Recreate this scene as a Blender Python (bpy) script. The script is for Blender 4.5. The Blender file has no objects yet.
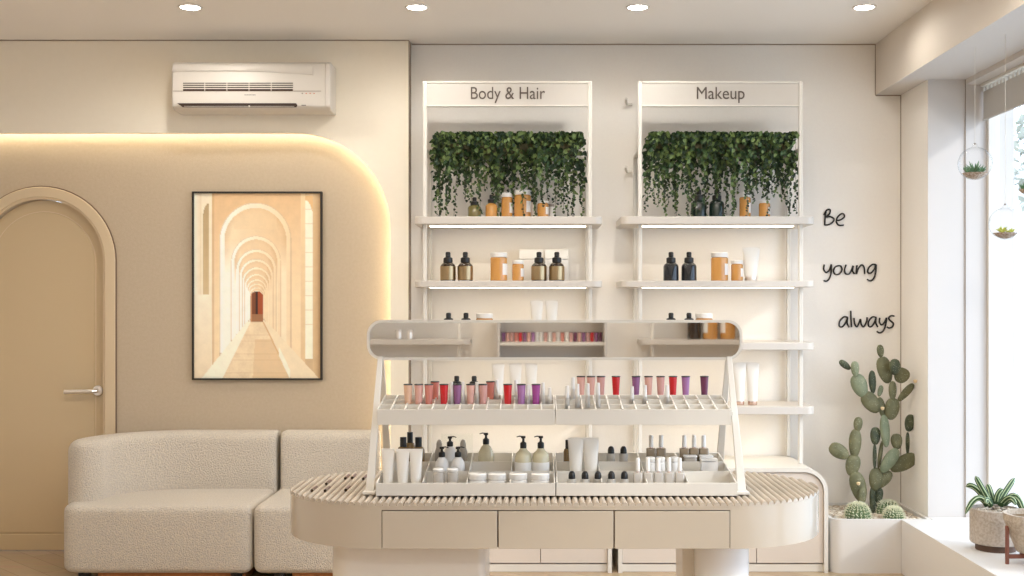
import bpy, math, random
from math import sin, cos, pi, radians, sqrt
from mathutils import Vector, Matrix, noise
random.seed(7)
SC = bpy.context.scene
COL = SC.collection
F, VX, VY, EYE = 1150.0, 536.0, 304.0, 1.459
def PX(px, Y): return (px - VX) * Y / F
def PZ(py, Y): return EYE - (py - VY) * Y / F

# ------------------------------------------------------------------ materials
MATS = {}
def mat(name, col, rough=0.5, metal=0.0, coat=0.0, bump=None, emit=None, spec=0.5, sheen=0.0, mottle=None, sss=0.0, trans=0.0, ior=1.45):
    m = bpy.data.materials.new(name); m.use_nodes = True
    nt = m.node_tree; p = nt.nodes['Principled BSDF']
    p.inputs['Base Color'].default_value = (*col, 1)
    p.inputs['Roughness'].default_value = rough
    p.inputs['Metallic'].default_value = metal
    p.inputs['Coat Weight'].default_value = coat
    p.inputs['Coat Roughness'].default_value = 0.08
    p.inputs['Specular IOR Level'].default_value = spec
    p.inputs['Sheen Weight'].default_value = sheen
    p.inputs['Transmission Weight'].default_value = trans
    p.inputs['IOR'].default_value = ior
    if emit:
        p.inputs['Emission Color'].default_value = (*emit[0], 1); p.inputs['Emission Strength'].default_value = emit[1]
    tc = None
    if bump or mottle:
        tc = nt.nodes.new('ShaderNodeTexCoord')
    if bump:
        sc, st, dist = bump
        n = nt.nodes.new('ShaderNodeTexNoise'); n.inputs['Scale'].default_value = sc; n.inputs['Detail'].default_value = 4
        b = nt.nodes.new('ShaderNodeBump'); b.inputs['Strength'].default_value = st; b.inputs['Distance'].default_value = dist
        nt.links.new(tc.outputs['Object'], n.inputs['Vector']); nt.links.new(n.outputs['Fac'], b.inputs['Height'])
        nt.links.new(b.outputs['Normal'], p.inputs['Normal'])
    if mottle:
        sc, c2, lo, hi = mottle
        n = nt.nodes.new('ShaderNodeTexNoise'); n.inputs['Scale'].default_value = sc; n.inputs['Detail'].default_value = 5
        r = nt.nodes.new('ShaderNodeMapRange'); r.inputs['From Min'].default_value = lo; r.inputs['From Max'].default_value = hi
        x = nt.nodes.new('ShaderNodeMix'); x.data_type = 'RGBA'
        x.inputs[6].default_value = (*col, 1); x.inputs[7].default_value = (*c2, 1)
        nt.links.new(tc.outputs['Object'], n.inputs['Vector']); nt.links.new(n.outputs['Fac'], r.inputs['Value'])
        nt.links.new(r.outputs['Result'], x.inputs[0]); nt.links.new(x.outputs[2], p.inputs['Base Color'])
    MATS[name] = m
    return m
def clear_mat(name, tint=(1, 1, 1), gloss=0.12, rough=0.02, fac=None):
    """thin clear pane: transparent with a fresnel-driven reflection"""
    m = bpy.data.materials.new(name); m.use_nodes = True; nt = m.node_tree; nt.nodes.clear()
    o = nt.nodes.new('ShaderNodeOutputMaterial'); mx = nt.nodes.new('ShaderNodeMixShader')
    t = nt.nodes.new('ShaderNodeBsdfTransparent'); t.inputs['Color'].default_value = (*tint, 1)
    g = nt.nodes.new('ShaderNodeBsdfGlossy'); g.inputs['Roughness'].default_value = rough; g.inputs['Color'].default_value = (1, 1, 1, 1)
    lw = nt.nodes.new('ShaderNodeLayerWeight'); lw.inputs['Blend'].default_value = gloss
    mu = nt.nodes.new('ShaderNodeMath'); mu.operation = 'MULTIPLY'; mu.inputs[1].default_value = .25
    nt.links.new(lw.outputs['Fresnel'], mu.inputs[0]); nt.links.new(mu.outputs[0], mx.inputs['Fac']); nt.links.new(t.outputs[0], mx.inputs[1]); nt.links.new(g.outputs[0], mx.inputs[2])
    nt.links.new(mx.outputs[0], o.inputs['Surface'])
    MATS[name] = m; return m
def emit_mat(name, col, strength):
    m = bpy.data.materials.new(name); m.use_nodes = True; nt = m.node_tree; nt.nodes.clear()
    o = nt.nodes.new('ShaderNodeOutputMaterial'); e = nt.nodes.new('ShaderNodeEmission')
    e.inputs['Color'].default_value = (*col, 1); e.inputs['Strength'].default_value = strength
    nt.links.new(e.outputs[0], o.inputs['Surface']); MATS[name] = m; return m

WALL = mat('warm plaster', (0.86, 0.815, 0.75), 0.75, bump=(160, 0.12, 0.004), mottle=(60, (0.85, 0.80, 0.74), 0.35, 0.7))
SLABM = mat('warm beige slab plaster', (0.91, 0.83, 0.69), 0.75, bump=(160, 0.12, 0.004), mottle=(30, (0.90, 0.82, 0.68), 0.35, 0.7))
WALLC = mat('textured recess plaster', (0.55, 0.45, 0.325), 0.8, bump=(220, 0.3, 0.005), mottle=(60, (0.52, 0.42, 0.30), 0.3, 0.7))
CEIL = mat('ceiling paint', (0.84, 0.80, 0.75), 0.8)
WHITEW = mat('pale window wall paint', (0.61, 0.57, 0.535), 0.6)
BEAMM = mat('satin beam paint', (0.70, 0.63, 0.55), 0.6)
LEDGE = mat('ledge paint', (0.72, 0.69, 0.65), 0.5)
SHADOW = mat('corner shade brown', (0.34, 0.27, 0.21), 0.9)
DOORM = mat('satin tan lacquer', (0.58, 0.44, 0.26), 0.30, coat=0.5)
CASEM = mat('casing tan lacquer', (0.66, 0.52, 0.34), 0.4, coat=0.2)
CHROME = mat('brushed nickel', (0.92, 0.88, 0.84), 0.35, metal=1.0)
WHITEP = mat('white powder coat', (0.71, 0.67, 0.60), 0.4)
SHELFM = mat('white shelf lacquer', (0.60, 0.55, 0.49), 0.4)
SIGNM = mat('header panel', (0.58, 0.54, 0.485), 0.5)
PANELM = mat('cabinet front lacquer', (0.66, 0.58, 0.50), 0.45)
TABLEM = mat('cream gloss lacquer', (0.545, 0.465, 0.365), 0.24, coat=0.5)
SLATM = mat('pale ribbed wood', (0.50, 0.425, 0.34), 0.5)
PEDM = mat('pedestal lacquer', (0.82, 0.76, 0.68), 0.35, coat=0.3)
WHITEC = mat('white gloss column', (0.92, 0.91, 0.90), 0.25, coat=0.5)
FABRIC = mat('boucle fabric', (0.88, 0.775, 0.625), 0.95, bump=(150, 1.0, 0.02), sheen=0.3, mottle=(130, (0.72, 0.64, 0.54), 0.35, 0.65))
ORANGE = mat('orange wood plinth', (0.55, 0.22, 0.07), 0.5)
BLACKM = mat('black satin', (0.012, 0.011, 0.010), 0.35)
BLACKF = mat('black frame', (0.02, 0.016, 0.012), 0.45)
LETTER = mat('black lettering', (0.02, 0.018, 0.016), 0.5)
GREYTXT = mat('grey lettering', (0.11, 0.085, 0.07), 0.5)
AMBER = mat('amber plastic', (0.72, 0.345, 0.085), 0.18, coat=0.4, trans=0.25)
BROWNGL = mat('brown glass', (0.030, 0.016, 0.008), 0.12, coat=0.25)
BLACKGL = mat('black glass', (0.012, 0.012, 0.014), 0.10, coat=0.25)
GREENGL = mat('dark green glass', (0.010, 0.022, 0.016), 0.10, coat=0.25)
OLIVEGL = mat('olive glass', (0.16, 0.13, 0.04), 0.12, coat=0.6)
GOLDL = mat('metallic gold label', (0.40, 0.29, 0.16), 0.28, metal=1.0)
WPLAST = mat('white plastic', (0.78, 0.755, 0.72), 0.35)
WLABEL = mat('white label', (0.78, 0.755, 0.71), 0.6)
CREAMT = mat('cream tube', (0.80, 0.76, 0.69), 0.35)
GREYC = mat('grey sponge', (0.36, 0.32, 0.28), 0.9)
ROSEG = mat('rose metal cap', (0.75, 0.55, 0.45), 0.25, metal=0.9)
OILM = mat('pale yellow oil', (0.88, 0.80, 0.55), 0.15, coat=0.5, trans=0.3)
GLASS = clear_mat('thin clear glass', (0.985, 0.99, 0.985), 0.12)
def globe_mat():
    m = bpy.data.materials.new('blown glass'); m.use_nodes = True; nt = m.node_tree; nt.nodes.clear()
    o = nt.nodes.new('ShaderNodeOutputMaterial'); m1 = nt.nodes.new('ShaderNodeMixShader'); m2 = nt.nodes.new('ShaderNodeMixShader')
    t1 = nt.nodes.new('ShaderNodeBsdfTransparent'); t2 = nt.nodes.new('ShaderNodeBsdfTransparent'); t2.inputs['Color'].default_value = (.62, .62, .60, 1)
    g = nt.nodes.new('ShaderNodeBsdfGlossy'); g.inputs['Roughness'].default_value = .02
    lw = nt.nodes.new('ShaderNodeLayerWeight'); lw.inputs['Blend'].default_value = .5
    pw = nt.nodes.new('ShaderNodeMath'); pw.operation = 'POWER'; pw.inputs[1].default_value = 3.0
    nt.links.new(lw.outputs['Facing'], pw.inputs[0]); nt.links.new(pw.outputs[0], m1.inputs['Fac'])
    m2.inputs['Fac'].default_value = .35
    nt.links.new(t2.outputs[0], m2.inputs[1]); nt.links.new(g.outputs[0], m2.inputs[2])
    nt.links.new(t1.outputs[0], m1.inputs[1]); nt.links.new(m2.outputs[0], m1.inputs[2]); nt.links.new(m1.outputs[0], o.inputs['Surface'])
    return m
GLOBEM = globe_mat()
PANE = clear_mat('window glass', (0.97, 0.98, 0.98), 0.06)
FROST = mat('frosted acrylic', (0.80, 0.77, 0.72), 0.3, trans=0.6)
MIRROR = mat('mirror silver', (0.90, 0.88, 0.84), 0.02, metal=1.0)
CONCRETE = mat('concrete', (0.52, 0.46, 0.40), 0.9, bump=(90, 0.5, 0.006), mottle=(90, (0.42, 0.36, 0.30), 0.4, 0.62))
TERRAZ = mat('sand stone', (0.50, 0.42, 0.33), 0.85, bump=(90, 0.4, 0.005), mottle=(80, (0.38, 0.31, 0.24), 0.4, 0.62))
DARKW = mat('dark brown wood', (0.10, 0.055, 0.035), 0.6)
REDW = mat('red brown wood', (0.20, 0.065, 0.035), 0.5)
SOIL = mat('soil', (0.09, 0.06, 0.04), 1.0, bump=(60, 0.8, 0.02))
PEB = mat('pale pebbles', (0.80, 0.72, 0.60), 0.8, mottle=(40, (0.42, 0.32, 0.22), 0.4, 0.6))
BLINDM = mat('grey roller cloth', (0.52, 0.50, 0.47), 0.9)
CACT = mat('cactus skin', (0.115, 0.115, 0.055), 0.6, mottle=(25, (0.17, 0.16, 0.08), 0.4, 0.65), bump=(60, 0.3, 0.01))
CACTL = mat('young cactus skin', (0.165, 0.19, 0.11), 0.6, mottle=(25, (0.21, 0.23, 0.14), 0.4, 0.65), bump=(60, 0.3, 0.01))
CACTD = mat('old cactus skin', (0.045, 0.055, 0.03), 0.65, mottle=(25, (0.09, 0.10, 0.05), 0.4, 0.65))
BARREL = mat('barrel cactus skin', (0.11, 0.16, 0.07), 0.7)
SPINE = mat('pale spines', (0.80, 0.78, 0.58), 0.7)
BLOOM = mat('cream bloom', (0.80, 0.60, 0.35), 0.7)
LEAFD = mat('ivy leaf dark', (0.016, 0.036, 0.012), 0.5)
LEAFM = mat('ivy leaf', (0.040, 0.085, 0.024), 0.45)
LEAFL = mat('ivy leaf light', (0.15, 0.22, 0.07), 0.45)
STEM = mat('brown stem', (0.08, 0.07, 0.03), 0.8)
SUCC = mat('striped succulent leaf', (0.028, 0.065, 0.02), 0.5)
SUCCG = mat('grey green succulent', (0.10, 0.20, 0.10), 0.6)
SUCCY = mat('yellow green succulent', (0.45, 0.48, 0.08), 0.6)
PALEST = mat('pale leaf ridge', (0.42, 0.50, 0.28), 0.6)
LED = emit_mat('warm led strip', (1.0, 0.93, 0.76), 12)
LEDW = emit_mat('soft shelf led', (1.0, 0.88, 0.68), 4.2)
LAMP = emit_mat('downlight lens', (1.0, 0.95, 0.88), 14)
SEAMM = mat('seam shadow brown', (0.22, 0.15, 0.10), 0.8)

def wood_floor():
    m = mat('oak floor', (0.55, 0.40, 0.25), 0.45, coat=0.1)
    nt = m.node_tree; p = nt.nodes['Principled BSDF']
    tc = nt.nodes.new('ShaderNodeTexCoord'); mp = nt.nodes.new('ShaderNodeMapping')
    mp.inputs['Rotation'].default_value[2] = radians(45)
    br = nt.nodes.new('ShaderNodeTexBrick'); br.inputs['Scale'].default_value = 1.0
    br.inputs['Brick Width'].default_value = 0.9; br.inputs['Row Height'].default_value = 0.12; br.inputs['Mortar Size'].default_value = 0.0015
    br.inputs['Color1'].default_value = (0.56, 0.42, 0.27, 1); br.inputs['Color2'].default_value = (0.47, 0.34, 0.21, 1); br.inputs['Mortar'].default_value = (0.25, 0.16, 0.09, 1)
    mp2 = nt.nodes.new('ShaderNodeMapping'); mp2.inputs['Rotation'].default_value[2] = radians(45); mp2.inputs['Scale'].default_value = (1.5, 30, 1)
    n = nt.nodes.new('ShaderNodeTexNoise'); n.inputs['Scale'].default_value = 3
    mx = nt.nodes.new('ShaderNodeMix'); mx.data_type = 'RGBA'; mx.blend_type = 'MULTIPLY'; mx.inputs[0].default_value = 0.35
    nt.links.new(tc.outputs['Object'], mp.inputs['Vector']); nt.links.new(mp.outputs[0], br.inputs['Vector'])
    nt.links.new(tc.outputs['Object'], mp2.inputs['Vector']); nt.links.new(mp2.outputs[0], n.inputs['Vector'])
    nt.links.new(br.outputs['Color'], mx.inputs[6]); nt.links.new(n.outputs['Color'], mx.inputs[7]); nt.links.new(mx.outputs[2], p.inputs['Base Color'])
    return m
FLOORM = wood_floor()

# ------------------------------------------------------------------ mesh builder
class MB:
    def __init__(s): s.v = []; s.f = []; s.m = []
    def add(s, vs, fs, m=0):
        b = len(s.v); s.v += [tuple(v) for v in vs]; s.f += [tuple(b + i for i in f) for f in fs]; s.m += [m] * len(fs); return s
    def box(s, x0, x1, y0, y1, z0, z1, m=0):
        return s.add([(x0, y0, z0), (x1, y0, z0), (x1, y1, z0), (x0, y1, z0), (x0, y0, z1), (x1, y0, z1), (x1, y1, z1), (x0, y1, z1)],
              [(0, 3, 2, 1), (4, 5, 6, 7), (0, 1, 5, 4), (1, 2, 6, 5), (2, 3, 7, 6), (3, 0, 4, 7)], m)
    def rings(s, rings, m=0, cap0=True, cap1=True, closed=True):
        n = len(rings[0]); vs = [p for r in rings for p in r]; fs = []
        for k in range(len(rings) - 1):
            for i in range(n if closed else n - 1):
                j = (i + 1) % n
                fs.append((k * n + i, k * n + j, (k + 1) * n + j, (k + 1) * n + i))
        if cap0: fs.append(tuple(reversed(range(n))))
        if cap1: fs.append(tuple((len(rings) - 1) * n + i for i in range(n)))
        return s.add(vs, fs, m)
    def lathe(s, prof, n=20, c=(0, 0, 0), m=0, sx=1, sy=1):
        rs = [[(c[0] + r * sx * cos(2 * pi * i / n), c[1] + r * sy * sin(2 * pi * i / n), c[2] + z) for i in range(n)] for r, z in prof]
        return s.rings(rs, m)
    def prism(s, out, z0, z1, m=0):
        return s.rings([[(x, y, z0) for x, y in out], [(x, y, z1) for x, y in out]], m)
    def prism_y(s, out, y0, y1, m=0):      # outline in X,Z
        return s.rings([[(x, y1, z) for x, z in out], [(x, y0, z) for x, z in out]], m)
    def prism_x(s, out, x0, x1, m=0):      # outline in Y,Z
        return s.rings([[(x0, y, z) for y, z in out], [(x1, y, z) for y, z in out]], m)
    def tube(s, pts, r, n=8, m=0, r1=None):
        pts = [Vector(p) for p in pts]; rs = []
        up = Vector((0, 0, 1)); prev = None
        for i, p in enumerate(pts):
            d = (pts[min(i + 1, len(pts) - 1)] - pts[max(i - 1, 0)]).normalized()
            if prev is None:
                a = d.cross(up)
                if a.length < 1e-3: a = d.cross(Vector((1, 0, 0)))
                a.normalize()
            else:
                a = (prev - d * prev.dot(d)).normalized()
            prev = a; b = d.cross(a)
            rad = r if r1 is None else r + (r1 - r) * i / (len(pts) - 1)
            rs.append([tuple(p + (a * cos(2 * pi * k / n) + b * sin(2 * pi * k / n)) * rad) for k in range(n)])
        return s.rings(rs, m)
    def pill(s, out, z0, z1, r, steps=5, m=0):
        """closed convex outline (ccw) with rounded top and bottom edges"""
        n = len(out); nor = []
        for i in range(n):
            a = Vector(out[i - 1]); b = Vector(out[(i + 1) % n]); d = (b - a).normalized(); nor.append(Vector((d.y, -d.x)))
        def ring(inset, z): return [(out[i][0] - nor[i].x * inset, out[i][1] - nor[i].y * inset, z) for i in range(n)]
        rs = []
        for k in range(steps + 1):
            t = pi / 2 * k / steps; rs.append(ring(r * (1 - sin(t)), z0 + r * (1 - cos(t))))
        for k in range(steps + 1):
            t = pi / 2 * k / steps; rs.append(ring(r * (1 - cos(t)), z1 - r * (1 - sin(t))))
        return s.rings(rs, m)
    def xf(s, M, start=0):
        for i in range(start, len(s.v)): s.v[i] = tuple(M @ Vector(s.v[i]))
        return s
    def build(s, name, mats, parent=None, smooth=True, bevel=0, angle=35, loc=None):
        me = bpy.data.meshes.new(name); me.from_pydata(s.v, [], s.f)
        if not isinstance(mats, (list, tuple)): mats = [mats]
        for m in mats: me.materials.append(m)
        if len(mats) > 1: me.polygons.foreach_set('material_index', s.m)
        me.validate(); me.update()
        if smooth:
            me.polygons.foreach_set('use_smooth', [True] * len(me.polygons)); me.set_sharp_from_angle(angle=radians(angle))
        o = bpy.data.objects.new(name, me); COL.objects.link(o)
        if parent: o.parent = parent
        if loc: o.location = loc
        if bevel:
            b = o.modifiers.new('Bevel', 'BEVEL'); b.width = bevel; b.segments = 2; b.limit_method = 'ANGLE'; b.angle_limit = radians(40)
        return o
def rrect(x0, x1, y0, y1, r, n=6):
    rr = r if isinstance(r, (tuple, list)) else (r, r, r, r); out = []
    for (cx, cy, a0, q) in ((x1, y0, -90, rr[1]), (x1, y1, 0, rr[2]), (x0, y1, 90, rr[3]), (x0, y0, 180, rr[0])):
        sx = -1 if cx == x1 else 1; sy = -1 if cy == y1 else 1
        if q < 1e-5: out.append((cx, cy)); continue
        for k in range(n + 1):
            a = radians(a0 + 90 * k / n); out.append((cx + sx * q + q * cos(a), cy + sy * q + q * sin(a)))
    return out
def empty(name, loc=(0, 0, 0), rz=0):
    o = bpy.data.objects.new(name, None); o.location = loc; o.rotation_euler = (0, 0, rz); o.empty_display_size = 0.05; COL.objects.link(o); return o
def tag(o, label=None, cat=None, group=None, kind=None):
    if label: o['label'] = label
    if cat: o['category'] = cat
    if group: o['group'] = group
    if kind: o['kind'] = kind
    return o
def struct(o): o['kind'] = 'structure'; return o
KIDS = {}
def copy_tree(o, parent=None):
    c = o.copy(); COL.objects.link(c)
    if parent is not None: c.parent = parent
    for ch in [k for k in o.children]: copy_tree(ch, c)
    return c

# ------------------------------------------------------------------ room shell
YW, YS = 6.765, 6.66          # shop wall plane / protruding slab plane
HC = 2.988                     # ceiling
XL, XR, YB = -3.7, 2.352, -2.1
struct(MB().box(XL - .1, 3.0, YB - .1, 7.4, -0.1, 0).build('floor', FLOORM, smooth=False))
struct(MB().box(XL - .1, 3.0, YB - .1, 7.4, HC, HC + .1).build('ceiling', CEIL, smooth=False))
struct(MB().box(-0.735, 2.147, YW, YW + .12, 0, HC).build('wall_back', WALL, smooth=False))
# recessed wall with arched door opening
DCX, DR, DZ = PX(42, YW), 0.363, PZ(261, YW)
hole = [(DCX + DR, 0.0)] + [(DCX + DR * cos(radians(a)), DZ + DR * sin(radians(a))) for a in range(0, 181, 6)] + [(DCX - DR, 0.0)]
def wall_with_arch(name, m, x0, x1, z1, y0, y1, arc):
    mb = MB(); arc_top = arc[1:-1]
    n = len(arc_top)
    for y, flip in ((y0, 0), (y1, 1)):
        fs_v = []
        def q(a, b, c, d):
            vs = [(p[0], y, p[1]) for p in (a, b, c, d)]
            mb.add(vs, [(0, 1, 2, 3) if not flip else (3, 2, 1, 0)])
        q((x0, 0), (arc[-1][0], 0), (arc[-1][0], z1), (x0, z1))
        q((arc[0][0], 0), (x1, 0), (x1, z1), (arc[0][0], z1))
        for i in range(n - 1):
            a, b = arc_top[i], arc_top[i + 1]
            q((b[0], b[1]), (a[0], a[1]), (a[0], z1), (b[0], z1))
    for i in range(len(arc) - 1):
        a, b = arc[i], arc[i + 1]
        mb.add([(a[0], y0, a[1]), (b[0], y0, b[1]), (b[0], y1, b[1]), (a[0], y1, a[1])], [(3, 2, 1, 0)])
    mb.box(x1, x1 + .001, y0, y1, 0, z1)
    return mb.build(name, m, smooth=False)
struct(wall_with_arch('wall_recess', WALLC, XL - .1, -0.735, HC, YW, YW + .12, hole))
# protruding slab with rounded niche cutout (slab front 4 cm, light channel behind)
NX, NZ, NRad = PX(390.5, YS), PZ(133, YS), 0.55
def niche_path(grow=0, n=16):
    x, z, r = NX + grow, NZ + grow, NRad + grow
    return [(x, 0.0)] + [(x - r + r * cos(radians(90 * k / n)), z - r + r * sin(radians(90 * k / n))) for k in range(n + 1)] + [(XL - .1, z)]
def slab(y0, y1, grow, name, m):
    p = niche_path(grow); xe = -0.735; mb = MB(); k = len(p)
    outer = [(xe, 0.0)]
    # strips between path and outer frame
    front = []
    arc = p[1:-1]
    pts = [(xe, 0.0), (xe, HC), (XL - .1, HC), (XL - .1, p[-1][1])] + list(reversed(arc)) + [(p[0][0], 0.0)]
    mb.rings([[(x, y1, z) for x, z in pts], [(x, y0, z) for x, z in pts]])
    return mb.build(name, m, smooth=False)
s1 = struct(slab(YS, YS + .035, 0, 'wall_slab', SLABM))
s2 = struct(slab(YS + .035, YW, 0.05, 'wall_slab_core', SLABM))
# led strip tucked behind the slab lip
lp = niche_path(0.028, 20)
led = MB().tube([(x, YS + .062, max(z, .11)) for x, z in lp], 0.006, 6)
o = led.build('cove_light_strip', LED)
tag(o, 'warm glowing light strip around the rounded edge of the wall recess', 'light strip')
# dark strips painting the thin shade lines where walls and ceiling meet
struct(MB().box(-0.7385, -0.7345, YS - .001, YS + .1, 0, HC).build('corner_shade_1', SHADOW, smooth=False))
struct(MB().box(XL, -0.7385, YS - .004, YS, HC - .006, HC).box(-0.73, 1.997, YW - .004, YW, HC - .006, HC)
       .box(2.143, 2.147, YW - .004, YW, .29, 2.688).box(1.997, 2.147, YW - .004, YW, 2.682, 2.688).box(2.3500, 2.3515, 6.292, 6.2995, .29, 2.688)
       .box(1.9935, 1.997, YW - .004, YW, 2.688, HC).build('corner_shade_2', SHADOW, smooth=False))
# outer side walls
struct(MB().box(XL - .1, XL, YB, YW, 0, HC).build('wall_left', WALL, smooth=False))
struct(MB().box(XL, 2.6, YB - .1, YB, 0, HC).build('wall_rear', WALL, smooth=False))
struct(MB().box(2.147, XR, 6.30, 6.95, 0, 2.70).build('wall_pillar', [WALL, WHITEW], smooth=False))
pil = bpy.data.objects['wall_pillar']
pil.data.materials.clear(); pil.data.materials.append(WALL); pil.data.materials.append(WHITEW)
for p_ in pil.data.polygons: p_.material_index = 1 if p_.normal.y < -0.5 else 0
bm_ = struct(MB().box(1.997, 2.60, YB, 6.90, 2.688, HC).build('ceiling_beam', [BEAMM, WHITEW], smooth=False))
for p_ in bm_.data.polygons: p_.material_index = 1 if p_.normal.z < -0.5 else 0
# window wall: jamb pier, column between windows, front part
wr = MB()
wr.box(XR, 2.62, 6.30, 6.95, 0, 2.688)
wr.box(XR, 2.62, 3.15, 3.35, 0, 2.688)
wr.box(XR, 2.62, YB, 0.1, 0, 2.688)
wr.box(XR, 2.62, 0.1, 6.30, 2.66, 2.688)
wr.box(XR + .25, 2.62, 0.1, 6.30, 0, 0.292)
struct(wr.build('wall_right', WHITEW, smooth=False))
struct(MB().box(1.978, 2.605, 0.1, 6.225, 0, 0.292).box(2.148, 2.605, 6.225, 6.299, 0, 0.292).build('trim_ledge', LEDGE, bevel=.002))
def window(n, y0, y1):
    x0, x1 = 2.47, 2.53; z0, z1 = .293, 2.66
    w = MB()
    w.box(x0, x1, y0, y0 + .022, z0, z1); w.box(x0, x1, y1 - .022, y1, z0, z1)
    w.box(x0, x1, y0 + .022, y1 - .022, z1 - .03, z1); w.box(x0, x1, y0 + .022, y1 - .022, z0, z0 + .03)
    ym = (y0 + y1) / 2
    w.box(x0, x1, ym - .035, ym + .035, z0 + .05, z1 - .03)
    fr = struct(w.build('window_%d' % n, WHITEP, bevel=.003))
    g = MB(); xg = 2.50
    g.add([(xg, y0 + .02, z0 + .02), (xg, y1 - .02, z0 + .02), (xg, y1 - .02, z1 - .03), (xg, y0 + .02, z1 - .03)], [(0, 1, 2, 3)])
    g.build('glass_pane', PANE, fr, smooth=False)
window(1, 3.35, 6.299); window(2, 0.1, 3.15)
def blind(y0, y1, label):
    r = empty('roller_blind', (2.448, (y0 + y1) / 2, 2.655))
    h = (y1 - y0) / 2
    MB().box(-.003, .003, -h, h, -.185, -.035).build('blind_cloth', BLINDM, r, smooth=False)
    MB().tube([(.0, -h, -.188), (.0, h, -.188)], .008, 8).build('bottom_bar', BLINDM, r)
    t = MB()
    t.box(-.020, .012, -h, h, -.010, .004)
    k = -h
    while k < h:                                       # short hangers leave a dashed line of light
        t.box(-.004, .004, k, k + .012, -.036, -.009); k += .05
    t.build('headrail', WHITEP, r, smooth=False)
    tag(r, label, 'blind', 'roller blinds in the window')
blind(3.38, 6.285, 'grey roller blind rolled partly down over the window beside the white pillar')
blind(0.15, 3.12, 'grey roller blind rolled partly down, on the window further from the pillar')

# ------------------------------------------------------------------ outside
MB().box(2.7, 60, -30, 60, -1.2, -1.0).build('ground_outside', mat('pale paving', (0.6, 0.6, 0.58), 0.9), smooth=False)['kind'] = 'structure'
BR = mat('pale brick', (0.75, 0.73, 0.70), 0.9)
b = empty('building', (10.5, 24, -1.0))
MB().box(-3.5, 6, 0, 6, 0, 5.2).build('wall', BR, b, smooth=False)
MB().box(-3.7, 6.2, -.2, 6.2, 5.2, 5.4).build('roof', WHITEP, b, smooth=False)
for i in range(4):
    fr = MB().box(-2.9 + i * 2.2, -1.7 + i * 2.2, -.05, 0, 1.6, 3.0).build('window', WHITEP, b, smooth=False)
    MB().box(-2.8 + i * 2.2, -1.8 + i * 2.2, -.06, -.05, 1.7, 2.9).build('pane', mat('pane grey %d' % i, (0.6, 0.6, 0.58), 0.5), fr, smooth=False)
tag(b, 'pale building seen through the bright window across the street', 'building')

def tree(x, y, z0, h, rad, label, seed):
    rnd = random.Random(seed); t = empty('tree', (x, y, z0))
    MB().tube([(0, 0, 0), (.05, 0, h * .5), (0, 0, h)], .12, 8, r1=.05).build('trunk', STEM, t)
    lv = MB()
    for k in range(2600):
        d = Vector((rnd.gauss(0, 1), rnd.gauss(0, 1), rnd.gauss(0, 1))).normalized() * rad * rnd.random() ** .4
        p = Vector((0, 0, h)) + d; a = Vector((rnd.uniform(-1, 1), rnd.uniform(-1, 1), rnd.uniform(-1, 1))).normalized() * .09; b2 = a.cross(Vector((rnd.uniform(-1, 1), rnd.uniform(-1, 1), 1))).normalized() * .05
        lv.add([p - a, p + b2, p + a, p - b2], [(0, 1, 2, 3)])
    lv.build('foliage', mat('street tree leaf', (0.34, 0.33, 0.26), 0.7), t, smooth=False)
    tag(t, label, 'tree')
tree(8.1, 16, -1.0, 4.6, 1.45, 'leafy tree outside, at the top of the bright window', 4)
# ------------------------------------------------------------------ arched door
d = struct(empty('door_1', (DCX, YW, 0)))
def arch_ring(r0, r1, zc, zb, y0, y1, n=30):
    inner = [(r0, zb)] + [(r0 * cos(pi * k / n), zc + r0 * sin(pi * k / n)) for k in range(n + 1)] + [(-r0, zb)]
    outer = [(r1, zb)] + [(r1 * cos(pi * k / n), zc + r1 * sin(pi * k / n)) for k in range(n + 1)] + [(-r1, zb)]
    mb = MB(); rs = []
    for a, c in zip(inner, outer):
        rs.append([(a[0], y0, a[1]), (c[0], y0, c[1]), (c[0], y1, c[1]), (a[0], y1, a[1])])
    return mb.rings(rs)
RO = 0.441
arch_ring(DR + .012, RO - .006, DZ, 0, -.022, -.002).build('casing', CASEM, d, angle=50, bevel=.004)
arch_ring(DR, DR + .012, DZ, 0, -.012, -.002).build('casing_bead', CASEM, d, angle=50)
arch_ring(RO - .006, RO + .001, DZ, 0, -.008, -.001).build('casing_shadow_gap', SEAMM, d, angle=50)
def arch_solid(r, zc, z0, y0, y1, n=30):
    out = [(r, z0)] + [(r * cos(pi * k / n), zc + r * sin(pi * k / n)) for k in range(n + 1)] + [(-r, z0)]
    return MB().prism_y(out, y0, y1)
leaf = arch_solid(DR - .003, DZ, 0.004, .035, .075).build('door_leaf', DOORM, d, angle=50)
RP = 0.30
arch_solid(RP, DZ - .01, .108, .030, .036).build('door_panel', DOORM, leaf, angle=50, bevel=.003)
arch_ring(RP, RP + .006, DZ - .01, .108, .033, .0355).build('panel_groove', CASEM, leaf, angle=50)
MB().box(-DR + .004, DR - .004, .029, .036, .004, .098).build('kick_rail', DOORM, leaf, bevel=.003)
h = empty('door_handle', (PX(96, YW) - DCX, .03, PZ(391, YW))); h.parent = d
MB().lathe([(.0, 0), (.03, 0), (.03, .006), (.026, .009), (0, .009)], 24).xf(Matrix.Rotation(radians(90), 4, 'X')).build('rose', CHROME, h)
MB().tube([(0, -.005, 0), (0, -.045, 0), (-.012, -.056, 0), (-.04, -.058, 0), (-.175, -.058, -.003)], .0125, 10).build('lever', CHROME, h)
struct(MB().box(DCX + RO + .002, NX + .045, YW - .014, YW, 0, .10).build('baseboard_left', CASEM, bevel=.003))

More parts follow.
